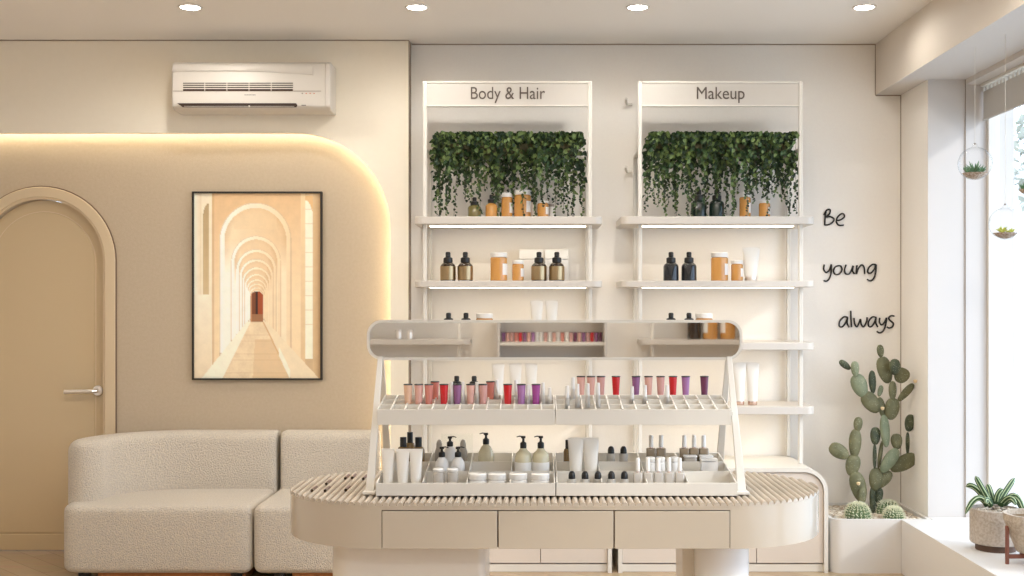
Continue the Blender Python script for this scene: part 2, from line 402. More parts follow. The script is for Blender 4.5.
# ------------------------------------------------------------------ air conditioner
def aircon():
    r = empty('air_conditioner', (-1.601, YS, 2.557))
    w = .444; dp = .20
    W = mat('ac shell', (0.66, 0.61, 0.54), 0.4)
    prof = [(0, .265), (-dp + .03, .265), (-dp + .008, .255), (-dp, .235), (-dp - .004, .06), (-dp + .002, .012), (-dp + .03, -.006), (-.05, -.010), (0, -.006)]
    MB().prism_x([(y, z) for y, z in prof], -w, w).build('shell', W, r, bevel=.006)
    MB().prism_x([(y - .004 if y < -.1 else y, z) for y, z in prof[1:-2]] + [(-.1, .03), (-.1, .255)], w - .028, w + .002).build('side_panel', W, r, bevel=.006)
    # raised upper visor with the slow curve
    n = 24; rs = []
    top = .235
    for k in range(n + 1):
        x = -w + .004 + (2 * w - .10) * k / n
        zb = .205 - .012 * (k / n) ** 3 * 1.5 + .004 * sin(pi * k / n)
        rs.append([(x, -dp - .002, zb), (x, -dp - .008, zb + .006), (x, -dp - .006, top), (x, -dp + .001, top)])
    MB().rings(rs).build('visor', W, r, angle=50)
    dark = mat('ac slot', (0.035, 0.018, 0.010), 0.7)
    xa, xb = -w + .062, w - .205
    g = empty('intake_grille', (0, 0, 0)); g.parent = r
    gm = MB(); seg = (xb - xa) / 5
    for k in range(5):
        gm.box(xa + k * seg + .002, xa + (k + 1) * seg - .003, -dp - .0055, -dp - .002, .098, .144)
    gm.build('grille_back', dark, g, smooth=False)
    sl = MB()
    for z in (.1085, .1205, .1325): sl.box(xa, xb, -dp - .009, -dp - .005, z, z + .0055)
    sl.build('grille_slats', W, g, smooth=False)
    MB().box(-w + .008, w - .05, -dp - .0058, -dp - .002, .096, .0985).build('panel_seam', SEAMM, r, smooth=False)
    MB().prism_y([(-w + .03, .029), (w - .19, .029), (w - .183, .018), (w - .19, .008), (-w + .06, .008)], -dp - .0050, -dp + .02).build('outlet_slot', dark, r, smooth=False)
    MB().box(-w + .07, w - .2, -dp - .008, -dp + .0, .010, .012).build('outlet_vane', W, r, smooth=False)
    MB().box(-.012, -.004, -dp - .009, -dp, .008, .016).build('vane_clip', W, r, smooth=False)
    t = MB(); x = -.035
    for k, wd in enumerate((.006, .004, .007, .005, .006, .004, .007, .005)):
        t.box(x, x + wd, -dp - .0062, -dp - .003, .074, .0775); x += wd + .0025
    t.build('nameplate_marks', GREYTXT, r, smooth=False)
    red = mat('ac red lamp', (0.55, 0.12, 0.06), 0.5)
    for k in range(4):
        MB().lathe([(0, 0), (.0035, 0), (.0035, .002), (0, .002)], 8).xf(Matrix.Translation((w - .155 + k * .022, -dp - .003, .084)) @ Matrix.Rotation(radians(90), 4, 'X')).build('indicator_lamp', red if k in (1, 2, 3) else GREYTXT, r)
    MB().box(w - .16, w - .135, -dp - .0055, -dp - .001, .016, .020).build('rating_mark', GREYTXT, r, smooth=False)
    tag(r, 'white split air conditioner unit with slotted grille mounted high on the wall', 'air conditioner')
aircon()

# ------------------------------------------------------------------ framed picture
def picture():
    y = YW - .002
    x0, x1, z0, z1 = PX(192, 6.74), PX(322, 6.74), PZ(380, 6.74), PZ(191.5, 6.74)
    cx = (x0 + x1) / 2; w = (x1 - x0) / 2; hh = z1 - z0
    r = empty('framed_picture', (cx, y, z0))
    f = .010
    mb = MB()
    mb.box(-w, w, -.026, 0, 0, f); mb.box(-w, w, -.026, 0, hh - f, hh); mb.box(-w, -w + f, -.026, 0, f, hh - f); mb.box(w - f, w, -.026, 0, f, hh - f)
    mb.build('picture_frame', BLACKF, r, smooth=False)
    # print
    arches = []
    ratios = [1, .690, .565, .474, .398, .335, .285, .245, .21, .18, .155]
    for i, q in enumerate(ratios):
        arches.append((226 - 5 * q, 340 - 282 * q, 95 * q, 340 + 128 * q, q))
    def lerp(a, b, t): return tuple(a[i] + (b[i] - a[i]) * t for i in range(3))
    def colour(X, Z):   # X: 60..395, Z: 33..520 in picture units
        nz = noise.noise(Vector((X * .05, Z * .05, 3))) * .5 + noise.noise(Vector((X * .2, Z * .2, 9))) * .3
        c = lerp((222, 180, 130), (240, 212, 168), min(1, max(0, (Z - 33) / 260))) if X > 105 else (240, 222, 188)
        if X < 78: c = lerp((252, 242, 218), (232, 212, 176), (X - 60) / 18)
        if 104 < X < 112: c = lerp(c, (190, 150, 104), .45)
        if 78 <= X < 106: c = (243, 227, 196)
        # left window arch
        if 82 < X < 98 and 58 < Z < 303 - (X - 82) * .2 and not (Z < 110 and (abs(X - 98) / 16) ** 2 + ((110 - Z) / 50) ** 2 > 1):
            c = lerp((178, 150, 108), (205, 178, 132), (Z - 70) / 230)
        if Z > 300 and X < 104: c = lerp((246, 232, 204), (236, 214, 178), (Z - 300) / 200)
        # right bright arch
        if X > 340:
            c = (206, 172, 128)
            if X > 352 and Z < 470: c = (250, 238, 210)
            if X > 352 and Z < 110 and (abs(X - 352) / 22) ** 2 + ((110 - Z) / 58) ** 2 > 1: c = (222, 178, 122)
            if X > 372: c = lerp((214, 180, 134), (190, 152, 108), (X - 372) / 20)
            if 340 < X < 352: c = lerp((236, 206, 160), (224, 190, 142), (Z - 33) / 400)
            if 352 < X < 372 and int(Z / 38) != int((Z + 1.5) / 38): c = (226, 204, 168)
        # floor
        for (cx_, top, hw, base, q) in arches:
            spring = top + hw * 1.05
            dx = abs(X - cx_)
            inside = (dx < hw and spring <= Z < base) or (Z < spring and Z > top - 1 and (dx / hw) ** 2 + ((spring - Z) / (hw * 1.05)) ** 2 < 1)
            if not inside: break
            hw2, top2 = hw * .86, top + hw * .15
            sp2 = top2 + hw2 * 1.05
            ins2 = (dx < hw2 and Z >= sp2) or (Z < sp2 and (dx / hw2) ** 2 + ((sp2 - Z) / (hw2 * 1.05)) ** 2 < 1)
            side = (X - cx_) / hw
            e1 = sqrt((dx / hw) ** 2 + (max(0, spring - Z) / (hw * 1.05)) ** 2)        # 1 at the outer edge of the ring
            if not ins2:
                c = lerp((255, 249, 232), (236, 208, 166), .5 + .5 * side)
                if e1 > .975: c = lerp(c, (196, 160, 116), .55)
            else:
                dd = min(1, (1 - e1) * 3.2)
                a_, b_ = (lerp((214, 176, 126), (240, 216, 176), dd), lerp((206, 166, 116), (226, 192, 146), dd))
                c = lerp(a_, b_, min(1, max(0, .5 + side * .8)))
                if Z > spring: c = lerp(c, (255, 246, 226) if side < 0 else (244, 222, 186), min(1, (Z - spring) / hw * 1.1))
                if Z < top + hw * .74 and abs(side) < .6: c = lerp(c, (232, 200, 154), .5)
            if base - Z < 14 * q and Z > spring and not ins2: c = lerp(c, (176, 142, 104), .5)
        # low side walls and floor
        t = (Z - 372) / (522 - 372)
        if t > 0:
            xl, xr = 208 - 74 * t, 240 + 72 * t
            if xl < X < xr:
                c = lerp((222, 192, 150), (240, 218, 180), .5 + .6 * nz)
                if X > xl + (xr - xl) * .45 and .3 < t: c = lerp(c, (205, 160, 108), .35 + .3 * nz)
                if abs((t * 9) % 1) < .08: c = lerp(c, (200, 164, 120), .4)
            elif xl - 10 - 46 * t < X <= xl: c = (250, 238, 212)
            elif xr <= X < xr + 12 + 66 * t: c = (238, 216, 178) if X > xr + 4 else (212, 170, 120)
            if 282 < X < 312 and Z > 430 and X < xr + 12 and X > xr: c = (250, 236, 210)
        # far door
        if 208 < X < 242 and 290 < Z < 371:
            dx = abs(X - 225)
            if Z > 308 or (dx / 17) ** 2 + ((308 - Z) / 17) ** 2 < 1:
                c = (150, 66, 34) if X > 228 else (112, 60, 36)
                if 222 < X < 228: c = (48, 26, 22)
                if Z > 352: c = (150, 100, 66)
                if X < 212: c = (186, 130, 86)
        k = 1 + nz * .05
        return tuple(min(1, max(0, (min(255, v * 1.035 + 4) / 255 * k))) ** 2.0 for v in c)
    nx, nz_ = 168, 244
    vs, cs, fs = [], [], []
    for j in range(nz_ + 1):
        for i in range(nx + 1):
            u, v = i / nx, j / nz_
            vs.append((-w + f + u * (2 * w - 2 * f), -.012, hh - f - v * (hh - 2 * f)))
            cs.append((*colour(60 + u * 333, 34 + v * 486), 1))
    for j in range(nz_):
        for i in range(nx):
            a = j * (nx + 1) + i; fs.append((a, a + nx + 1, a + nx + 2, a + 1))
    me = bpy.data.meshes.new('print'); me.from_pydata(vs, [], fs)
    ca = me.color_attributes.new('Print', 'FLOAT_COLOR', 'POINT'); ca.data.foreach_set('color', [q for c in cs for q in c])
    m = bpy.data.materials.new('printed photograph'); m.use_nodes = True; p = m.node_tree.nodes['Principled BSDF']
    at = m.node_tree.nodes.new('ShaderNodeVertexColor'); at.layer_name = 'Print'
    m.node_tree.links.new(at.outputs['Color'], p.inputs['Base Color']); p.inputs['Roughness'].default_value = .6
    me.materials.append(m)
    o = bpy.data.objects.new('print', me); COL.objects.link(o); o.parent = r
    MB().box(-w + f, w - f, -.0115, -.002, f, hh - f).build('backing', BLACKF, r, smooth=False)
    tag(r, 'black framed print of a long white arcade of arches above the sofa', 'picture')
picture()

# ------------------------------------------------------------------ sofa
def sweep(path, prof, ends=.09, steps=8):
    """path: list of (x,y); prof: list of (n,z) section; the two tips are rounded in plan"""
    pts = [Vector((p[0], p[1])) for p in path]; cz = (max(p[1] for p in prof) + min(p[1] for p in prof)) / 2
    hn = max(p[0] for p in prof); hz = max(p[1] for p in prof) - cz
    T = [(pts[min(i + 1, len(pts) - 1)] - pts[max(i - 1, 0)]).normalized() for i in range(len(pts))]
    def ring(p, t, a):                       # a: 0 at the tip .. pi/2 at full section
        nr = Vector((-t.y, t.x)); sn = max(.02, sin(a)); sz = (hz - .045 * (1 - sin(a))) / hz
        return [(p.x + nr.x * q * sn, p.y + nr.y * q * sn, cz + (z - cz) * sz) for q, z in prof]
    rs = []; e0, e1 = ends if isinstance(ends, tuple) else (ends, ends)
    for k in range(steps + 1):
        a = pi / 2 * k / steps; rs.append(ring(pts[0] + T[0] * e0 * (1 - cos(a)), T[0], a if e0 > .06 else pi / 4 + a / 2))
    for i in range(1, len(pts) - 1):
        if (pts[i] - pts[0]).length > e0 * 1.1 and (pts[i] - pts[-1]).length > e1 * 1.1: rs.append(ring(pts[i], T[i], pi / 2))
    for k in range(steps + 1):
        a = pi / 2 * (1 - k / steps); rs.append(ring(pts[-1] - T[-1] * e1 * (1 - cos(a)), T[-1], a if e1 > .06 else pi / 4 + a / 2))
    return MB().rings(rs)
def sofa(name, x0, x1, path, corner, label, sh=(0, 0)):
    r = empty(name, ((x0 + x1) / 2, 6.36, 0)); cx = (x0 + x1) / 2; cy = 6.36
    out = rrect(x0 - cx + sh[0], x1 - cx + sh[1], 5.985 - cy, 6.735 - cy, corner, 8)
    s = MB().pill(out, .050, .408, .042, 6).build('seat', FABRIC, r, angle=80)
    m_ = s.modifiers.new('Sub', 'SUBSURF'); m_.levels = 1; m_.render_levels = 1
    prof = [(a, z) for a, z in rrect(-.095, .095, .33, .73, .06, 5)]
    bk = sweep([(a - cx, b_ - cy) for a, b_ in path], prof, (.03, .10) if len(path) > 8 else .03)
    bk.build('backrest', FABRIC, r, angle=80)
    MB().box(x0 - cx + .18, x1 - cx - .06, 6.06 - cy, 6.68 - cy, 0.0, .062).build('plinth', ORANGE, r, bevel=.003)
    for fx in (x0 - cx + .12, x1 - cx - .1):
        for fy in (6.04 - cy, 6.68 - cy):
            if fy < 0:
                MB().lathe([(0, 0), (.028, 0), (.034, .062), (0, .062)], 14, (fx, fy, 0)).build('foot', BLACKM, r)
    tag(r, label, 'sofa', 'two modules of the cream sofa')
    return r
pth = [(-1.481, 6.64), (-1.6, 6.64), (-1.75, 6.64), (-1.9, 6.64)]
for k in range(1, 13):
    a = radians(90 * k / 12); pth.append((-1.93 - .497 * sin(a), 6.64 - .42 * (1 - cos(a)) ))
pth += [(-2.427, 6.17), (-2.427, 6.12)]
sofa('sofa', -2.490, -1.472, pth, (.10, .05, .04, .12), 'long cream boucle sofa module with curved arm beside the door', (0, -.014))
sofa('sofa', -1.464, -0.90, [(-.905, 6.64), (-1.0, 6.64), (-1.2, 6.64), (-1.35, 6.64), (-1.459, 6.64)], (.05, .05, .04, .04), 'short armless cream boucle sofa module half hidden by the ribbed table', (-.014, 0))

# ------------------------------------------------------------------ base cabinets and shelf units
def cabinet(x0, x1, label):
    y0, y1, H = 6.24, 6.755, .568
    r = empty('base_cabinet', ((x0 + x1) / 2, y0, 0)); w = (x1 - x0) / 2; dp = y1 - y0
    t = .022; R = .13
    def arch(wd, hgt, rad, n=10):
        o = [(-wd, 0)] + [(-wd + rad - rad * cos(radians(90 * k / n)), hgt - rad + rad * sin(radians(90 * k / n))) for k in range(n + 1)]
        o += [(wd - rad + rad * sin(radians(90 * k / n)), hgt - rad + rad * cos(radians(90 * k / n))) for k in range(n + 1)] + [(wd, 0)]
        return o
    o1, o2 = arch(w, H, R), arch(w - t, H - t, R - t)
    MB().rings([[(a[0], 0, a[1]), (c[0], 0, c[1]), (c[0], dp, c[1]), (a[0], dp, a[1])] for a, c in zip(o2, o1)]).build('carcass', WHITEP, r, angle=40)
    ins = arch(w - t, H - t, R - t)
    MB().prism_y(ins, .04, dp - .01).build('inner_box', PANELM, r, angle=40)
    MB().box(-w + t, w - t, .02, .035, 0.002, .044).build('plinth', WHITEP, r, smooth=False)
    dw = (2 * w - 2 * t) / 3
    for k in range(3):
        xa, xb = -w + t + k * dw + .002, -w + t + (k + 1) * dw - .002
        rad = R - t
        out = [(xa, .052), (xb, .052)]
        if k == 2: out += [(xb - rad + rad * cos(radians(a)), H - t - .004 - rad + rad * sin(radians(a))) for a in range(0, 91, 10)]
        else: out += [(xb, H - t - .004)]
        if k == 0: out += [(xa + rad + rad * cos(radians(a)), H - t - .004 - rad + rad * sin(radians(a))) for a in range(90, 181, 10)]
        else: out += [(xa, H - t - .004)]
        MB().prism_y(out, .012, .032).build('door', PANELM, r, smooth=False)
    MB().box(-w + t + .01, w - t - .01, .035, .04, .048, H - .12).build('shadow_gap', SEAMM, r, smooth=False)
    tag(r, label, 'cabinet', 'white base cabinets under the shelves')
cabinet(-.728, .412, 'low white cabinet with rounded corners under the body and hair shelves')
cabinet(.447, 1.586, 'low white cabinet with rounded corners beside the cactus planter')

SHZ = [(1.944, 1.901), (1.588, 1.553), (1.246, 1.204), (.891, .847)]
YF, YBk = 6.36, 6.745
def shelf_unit(x0, x1, s0, s1, text, label, hooks):
    """x0,x1 frame outer edges at the front posts; s0,s1 shelf ends"""
    r = empty('shelf_unit', ((x0 + x1) / 2, 6.41, .568)); cx, cy, cz = (x0 + x1) / 2, 6.41, .568
    w = (x1 - x0) / 2; p = .022
    for sx in (-1, 1):
        MB().box(min(sx * w, sx * (w - p)), max(sx * w, sx * (w - p)), 0, p, 0, 2.702 - cz).build('post', WHITEP, r, bevel=.003)
        MB().box(min(sx * w, sx * (w - p)), max(sx * w, sx * (w - p)), .31, .31 + p, 0, 2.33 - cz).build('post', WHITEP, r, bevel=.003)
        MB().box(min(sx * w, sx * (w - p)), max(sx * w, sx * (w - p)), p, .31, 2.31 - cz, 2.33 - cz).build('side_rail', WHITEP, r, bevel=.002)
    MB().box(-w + p, w - p, 0, p, 2.690 - cz, 2.702 - cz).box(-w + p, w - p, 0, p, 2.560 - cz, 2.568 - cz).build('cross_rail', WHITEP, r, bevel=.002)
    sg = MB().box(-w + p, w - p, .006, .016, 2.568 - cz, 2.690 - cz).build('header_sign', SIGNM, r, smooth=False)
    cu = bpy.data.curves.new('sign_lettering', 'FONT'); cu.body = text; cu.size = .098; cu.align_x = 'CENTER'; cu.align_y = 'CENTER'; cu.extrude = .0015
    cu.materials.append(GREYTXT)
    to = bpy.data.objects.new('sign_lettering', cu); COL.objects.link(to)
    dg = bpy.context.evaluated_depsgraph_get(); me = bpy.data.meshes.new_from_object(to.evaluated_get(dg)); COL.objects.unlink(to)
    to = bpy.data.objects.new('sign_lettering', me); COL.objects.link(to); to.parent = sg
    to.rotation_euler = (radians(90), 0, 0); to.location = (0, .004, 2.632 - cz); to.scale = (.855 if '&' in text else .89, 1, 1)
    zf = 0
    for k, (zt, zb) in enumerate(SHZ):
        out = rrect(s0 - cx, s1 - cx, YF - cy, YBk - cy, (.05, .05, .01, .01), 8)
        sh = MB().prism(out, zb - cz, zt - cz).build('shelf', SHELFM, r, bevel=.003)
        MB().box(-w + .03, w - .03, .09, .160, zb - cz - .004, zb - cz).build('shelf_light', LEDW, sh, smooth=False)
    if hooks:
        for z in (2.63, 2.235):
            MB().tube([(-w - .005, .335, z - cz), (-w - .035, .335, z - cz + .0), (-w - .045, .30, z - cz + .01), (-w - .045, .26, z - cz + .02)], .008, 8).build('wall_bracket', WHITEP, r)
    tag(r, label, 'shelf unit', 'white open shelf units on the back wall')
    return r
UL = (-.631, .312); UR = (.569, 1.488)
shelf_unit(UL[0], UL[1], PX(414, YF), PX(602.5, YF), 'Body & Hair', 'white shelf unit with the header sign Body & Hair', False)
shelf_unit(UR[0], UR[1], PX(621, YF), PX(815.5, YF), 'Makeup', 'white shelf unit with the header sign Makeup', True)

# ------------------------------------------------------------------ hanging ivy
def ivy(cx, half, label, seed):
    rnd = random.Random(seed)
    r = empty('hanging_ivy', (cx, 6.535, 2.30))
    MB().pill(rrect(-half + .05, half - .05, -.05, .05, .03, 4), 0, .065, .01, 3).build('trough', STEM, r)
    MB().box(-half, half, -.012, .012, -.016, 0).build('support_rail', WHITEP, r, bevel=.002)
    lv = MB(); st = MB()
    def leaf(p, s, dark):
        # folded five-point leaf
        yaw = rnd.uniform(-1.1, 1.1); pitch = rnd.uniform(.1, 1.1); roll = rnd.uniform(-.9, .9)
        M = Matrix.Translation(p) @ Matrix.Rotation(yaw, 4, 'Z') @ Matrix.Rotation(pitch, 4, 'X') @ Matrix.Rotation(roll, 4, 'Y')
        b = [(0, 0, 0), (.42, -.02, -.12), (.34, -.06, -.5), (0, -.05, -1), (-.34, -.06, -.5), (-.42, -.02, -.12), (0, .07, -.42)]
        vs = [M @ Vector((x * s, y * s, z * s)) for x, y, z in b]
        lv.add(vs, [(0, 1, 6), (1, 2, 6), (2, 3, 6), (3, 4, 6), (4, 5, 6), (5, 0, 6)], dark)
    def pick(light):
        q = rnd.random()
        return 2 if q < light else (0 if q < light + .45 else 1)
    # bushy top
    for k in range(2500):
        x = rnd.uniform(-half, half); y = rnd.uniform(-.14, .10)
        z = .138 - abs(y) * .12 - rnd.random() ** 1.15 * (.115 + .045 * sin(x * 23 + seed) + .05 * sin(x * 57))
        x *= (1 - .03 * (z > .08))
        leaf(Vector((x, y, z)), rnd.uniform(.020, .033), pick(.42 if y < -.03 else .1))
    n = 44
    for k in range(n):
        x = -half + 2 * half * (k + .5 + rnd.uniform(-.45, .45)) / n; y = rnd.uniform(-.12, .03)
        L = rnd.choice([.24, .28, .32, .35, .38, .41, .44, .44]) * rnd.uniform(.92, 1.04)
        L = min(L, .425)
        pts = []; px_, py_ = x, y
        for t in range(12):
            z = .07 - L * t / 11
            px_ += rnd.uniform(-.005, .005); pts.append((px_, py_, z))
        st.tube(pts, .0011, 3)
        z = .03; last = pts[-1][2]
        dens = rnd.uniform(.8, 1.35)
        while z > last:
            i = min(11, max(0, int((.05 - z) / L * 11))); fr = (.05 - z) / L
            q = pts[i]
            s = (.031 - .015 * fr) * rnd.uniform(.8, 1.25)
            sp = .017 * (1 - fr) + .006
            leaf(Vector((q[0] + rnd.uniform(-sp, sp), q[1] + rnd.uniform(-sp, sp), z)), s, pick(.25))
            z -= (.0052 + .011 * fr ** 1.5) / dens
    f = lv.build('foliage', [LEAFD, LEAFM, LEAFL], r, smooth=False)
    st.build('stems', STEM, r)
    tag(r, label, 'hanging plant', 'trailing ivy under the header signs')
ivy((PX(429, 6.5) + PX(589, 6.5)) / 2, .425, 'dense trailing green ivy hanging under the Body & Hair sign', 3)
ivy((PX(642, 6.5) + PX(802, 6.5)) / 2, .425, 'dense trailing green ivy hanging under the Makeup sign', 8)

# ------------------------------------------------------------------ products
def dropper(body_m, lab_m=None, h=.164, r=.043, name='dropper_bottle'):
    e = empty(name)
    s = h / .155
    b = MB().lathe([(0, 0), (r - .003, 0), (r, .003), (r, .076 * s), (r - .004, .086 * s), (r * .62, .096 * s), (r * .36, .100 * s), (r * .36, .106 * s), (0, .106 * s)], 22).build('body', body_m, e)
    if lab_m: MB().lathe([(r + .0006, .006), (r + .0008, .010), (r + .0008, .074 * s), (r + .0006, .078 * s)], 22).build('label_band', lab_m, e)
    c = MB().lathe([(0, .098 * s), (r * .60, .098 * s), (r * .62, .104 * s), (r * .60, .122 * s), (r * .40, .126 * s), (0, .127 * s)], 18).build('collar', BLACKM, e)
    MB().lathe([(0, .124 * s), (r * .32, .126 * s), (r * .34, .148 * s), (r * .26, .154 * s), (0, .155 * s)], 14).build('bulb', BLACKM, e)
    return e
def jar(w, h, body_m=AMBER, lid_m=WPLAST, label_m=WLABEL, lid=.16, name='jar'):
    e = empty(name); r = w / 2; hl = h * (1 - lid)
    MB().lathe([(0, 0), (r - .004, 0), (r, .004), (r, hl - .008), (r - .006, hl - .001), (0, hl)], 22).build('body', body_m, e)
    MB().lathe([(0, hl - .002), (r - .001, hl - .002), (r, hl), (r, h - .003), (r - .003, h), (0, h)], 22).build('lid', lid_m, e)
    if label_m:
        n = 8; a0, a1 = radians(-62), radians(-5); rr = r + .0008
        rs = [[(rr * cos(a0 + (a1 - a0) * k / n), rr * sin(a0 + (a1 - a0) * k / n), hl * .25), (rr * cos(a0 + (a1 - a0) * k / n), rr * sin(a0 + (a1 - a0) * k / n), hl * .72)] for k in range(n + 1)]
        MB().rings(rs, cap0=False, cap1=False, closed=False).build('label_patch', label_m, e)
    return e
def squeeze(w, h, body_m=CREAMT, cap_m=WPLAST, capf=.16, name='squeeze_tube'):
    """stands on its cap; crimped flat top wider than the base"""
    e = empty(name); hc = h * capf; n = 20; rs = []
    rb = w * .36
    for k in range(9):
        t = k / 8; z = hc + (h - hc) * t
        ax = rb + (w / 2 - rb) * t; ay = rb * (1 - t ** 1.6) + .0012
        rs.append([(ax * cos(2 * pi * i / n), ay * sin(2 * pi * i / n), z) for i in range(n)])
    MB().rings(rs).build('tube_body', body_m, e, angle=60)
    MB().box(-w / 2, w / 2, -.0018, .0018, h - .008, h + .001).build('crimp', body_m, e)
    MB().lathe([(0, 0), (rb * .94, 0), (rb * .97, .002), (rb * .97, hc), (0, hc + .001)], 20).build('cap', cap_m, e)
    return e
LIPM = {}
def lipm(n, c):
    if n not in LIPM: LIPM[n] = mat('lip colour ' + n, c, 0.3, coat=0.3)
    return LIPM[n]
def lip(m, h=.09, rt=.0165, rb=.011, rim=BLACKM):
    e = empty('lip_tint_tube')
    MB().lathe([(0, 0), (rb, 0), (rb, .002), (rt - .001, h - .0038), (0, h - .0038)], 16).build('tube_body', m, e)
    MB().lathe([(0, h - .004), (rt, h - .004), (rt, h - .001), (rt - .002, h), (0, h)], 16).build('rim', rim, e)
    return e
def gloss(h=.085, r=.0085):
    e = empty('lip_gloss_wand')
    MB().lathe([(0, 0), (r, 0), (r, h * .5), (0, h * .5)], 12).build('vial', FROST, e)
    MB().lathe([(0, h * .5), (r * .9, h * .5), (r * .75, h), (0, h)], 12).build('cap', WPLAST, e)
    return e
def pump(kind, h):
    e = empty('pump_bottle'); s = h / .15
    if kind == 'white':
        r = .0245; hb = h - .036
        MB().lathe([(0, 0), (r * .85, 0), (r, .010), (r * 1.02, hb * .45), (r * .95, hb * .72), (r * .6, hb * .92), (r * .4, hb), (0, hb)], 22).build('body', WPLAST, e)
    elif kind == 'round':
        r = .030; hb = h - .042
        MB().lathe([(0, 0), (r * .8, 0), (r * .95, .012), (r, hb * .45), (r * .92, hb * .66), (r * .6, hb * .88), (r * .36, hb * .95), (r * .36, hb), (0, hb)], 22).build('body', OILM, e)
    else:
        r = .030; hb = h - .045
        MB().lathe([(0, 0), (r - .002, 0), (r, .004), (r, hb * .70), (r * .9, hb * .82), (r * .5, hb * .93), (r * .38, hb), (0, hb)], 22).build('body', OILM, e)
        MB().lathe([(r + .0008, .01), (r + .001, .012), (r + .001, hb * .52), (r + .0008, hb * .54)], 22).build('label_band', WLABEL, e)
    hb2 = h - hb
    MB().lathe([(0, hb - .001), (.0115, hb - .001), (.012, hb + hb2 * .2), (.0115, hb + hb2 * .42), (.006, hb + hb2 * .5), (.0045, hb + hb2 * .55), (.0045, hb + hb2 * .8), (0, hb + hb2 * .8)], 16).build('collar', BLACKM, e)
    z = hb + hb2 * .86
    d = -1 if kind != 'white' else 1
    MB().box(-.008, .008, -.007, .007, z - .003, z + .005).tube([(0, 0, z + .003), (d * .014, 0, z + .004), (d * .024, 0, z + .001)], .0028, 8, r1=.0018).build('pump_head', BLACKM, e, bevel=.001)
    return e
def capped(h=.115, w=.046):
    e = empty('capped_bottle')
    MB().lathe([(0, 0), (w / 2, .002), (w / 2, h * .58), (w * .38, h * .68), (w * .2, h * .70), (0, h * .70)], 20).build('body', mat_amb2, e)
    MB().lathe([(0, h * .68), (w * .27, h * .68), (w * .27, h - .002), (w * .25, h), (0, h)], 16).build('cap', BLACKM, e)
    return e
mat_amb2 = mat('bronze glass', (0.22, 0.14, 0.06), 0.2, coat=.5)
def polish(h=.12, w=.034, body_m=None, capf=.34, capw=.30, bm=None):
    e = empty('polish_bottle'); hb = h * (1 - capf) - .006
    MB().pill(rrect(-w / 2, w / 2, -w * .4, w * .4, .006, 3), 0, hb, .003, 2).build('body', bm, e)
    MB().lathe([(0, hb - .002), (w * .18, hb - .002), (w * .18, hb + .007), (0, hb + .007)], 12).build('neck', ROSEG, e)
    MB().lathe([(0, hb + .004), (w * capw * .8, hb + .004), (w * capw * .72, h - .002), (w * capw * .6, h), (0, h)], 12).build('cap', WPLAST, e)
    return e
TAUPEG = mat('taupe glass', (0.30, 0.23, 0.15), 0.15, coat=.4)
GREYG = mat('pale grey glass', (0.52, 0.48, 0.43), 0.15, coat=.4)
def dome(h, w=.032):
    e = empty('dropper_vial'); hb = h - .027
    MB().lathe([(0, 0), (w / 2, .002), (w / 2, hb - .004), (w * .45, hb), (0, hb)], 16).build('body', FROST, e)
    MB().lathe([(0, hb - .001), (w * .38, hb - .001), (w * .38, hb + .013), (w * .31, hb + .021), (w * .17, hb + .026), (0, h)], 16).build('dome_cap', BLACKM, e)
    return e
def put(e, px, Y, z, label, cat, group=None, rz=0):
    e.location = (PX(px, Y), Y, z); e.rotation_euler = (0, 0, rz)
    e['label'] = label; e['category'] = cat
    if group: e['group'] = group
    elif 'group' in e: del e['group']
    return e
SY = 6.47
Z1, Z2, Z3, Z4 = [a[0] + .0005 for a in SHZ]
OR = {'n': 0}
first_use = set()
def cp(proto):
    if proto.name not in first_use: first_use.add(proto.name); return proto
    return copy_tree(proto)
goldb = dropper(BROWNGL, GOLDL); blackb = dropper(BLACKGL); greenb = dropper(GREENGL)
g = 'dropper bottles on the wall shelves'
put(cp(goldb), 448, SY, Z2, 'brown dropper bottle with gold label, end of the second Body & Hair shelf toward the sofa', 'bottle', g)
put(cp(goldb), 465.3, SY, Z2, 'brown gold-labelled dropper bottle between its twin and the amber jars, second Body & Hair shelf', 'bottle', g)
put(cp(goldb), 539, SY, Z2, 'brown gold-labelled dropper bottle next to the small amber jar, before the white boxes', 'bottle', g)
put(cp(goldb), 556.8, SY, Z2, 'brown gold-labelled dropper bottle nearest the Makeup unit, before the white boxes', 'bottle', g)
put(cp(blackb), 448.5, SY, Z3, 'black-topped dropper bottle nearest the sofa, third Body & Hair shelf, above the mirror', 'bottle', g)
put(cp(blackb), 466, SY, Z3, 'black-topped dropper bottle beside the white-lidded jar above the mirror', 'bottle', g)
put(cp(blackb), 456.7, SY, Z4, 'black dropper bottle behind the purple lip tube, lowest Body & Hair shelf', 'bottle', g)
put(cp(blackb), 474.2, SY, Z4, 'black dropper bottle behind the pink lip tubes, lowest Body & Hair shelf', 'bottle', g)
put(cp(blackb), 671, SY, Z2, 'glossy black dropper bottle at the outer end of the second Makeup shelf', 'bottle', g)
put(cp(blackb), 689, SY, Z2, 'glossy black dropper bottle nearer the amber jars, second Makeup shelf', 'bottle', g)
put(cp(blackb), 671, SY, Z3, 'black dropper bottle top above the mirror, outer one of two on the Makeup unit', 'bottle', g)
put(cp(blackb), 689, SY, Z3, 'black dropper bottle top above the mirror, beside a white-lidded jar', 'bottle', g)
put(cp(greenb), 698.8, SY + .055, Z1 + 0, 'dark green dropper bottle behind the Makeup ivy, the one nearer the Body & Hair unit', 'bottle', g)
put(cp(greenb), 716.8, SY + .055, Z1 + 0, 'dark green dropper bottle behind the Makeup ivy, the one nearer the amber jars', 'bottle', g)
olive = dropper(OLIVEGL, None, .12, .038)
put(olive, 474.5, SY + .055, Z1 + 0, 'short olive glass bottle behind the ivy on the top Body & Hair shelf', 'bottle', g)
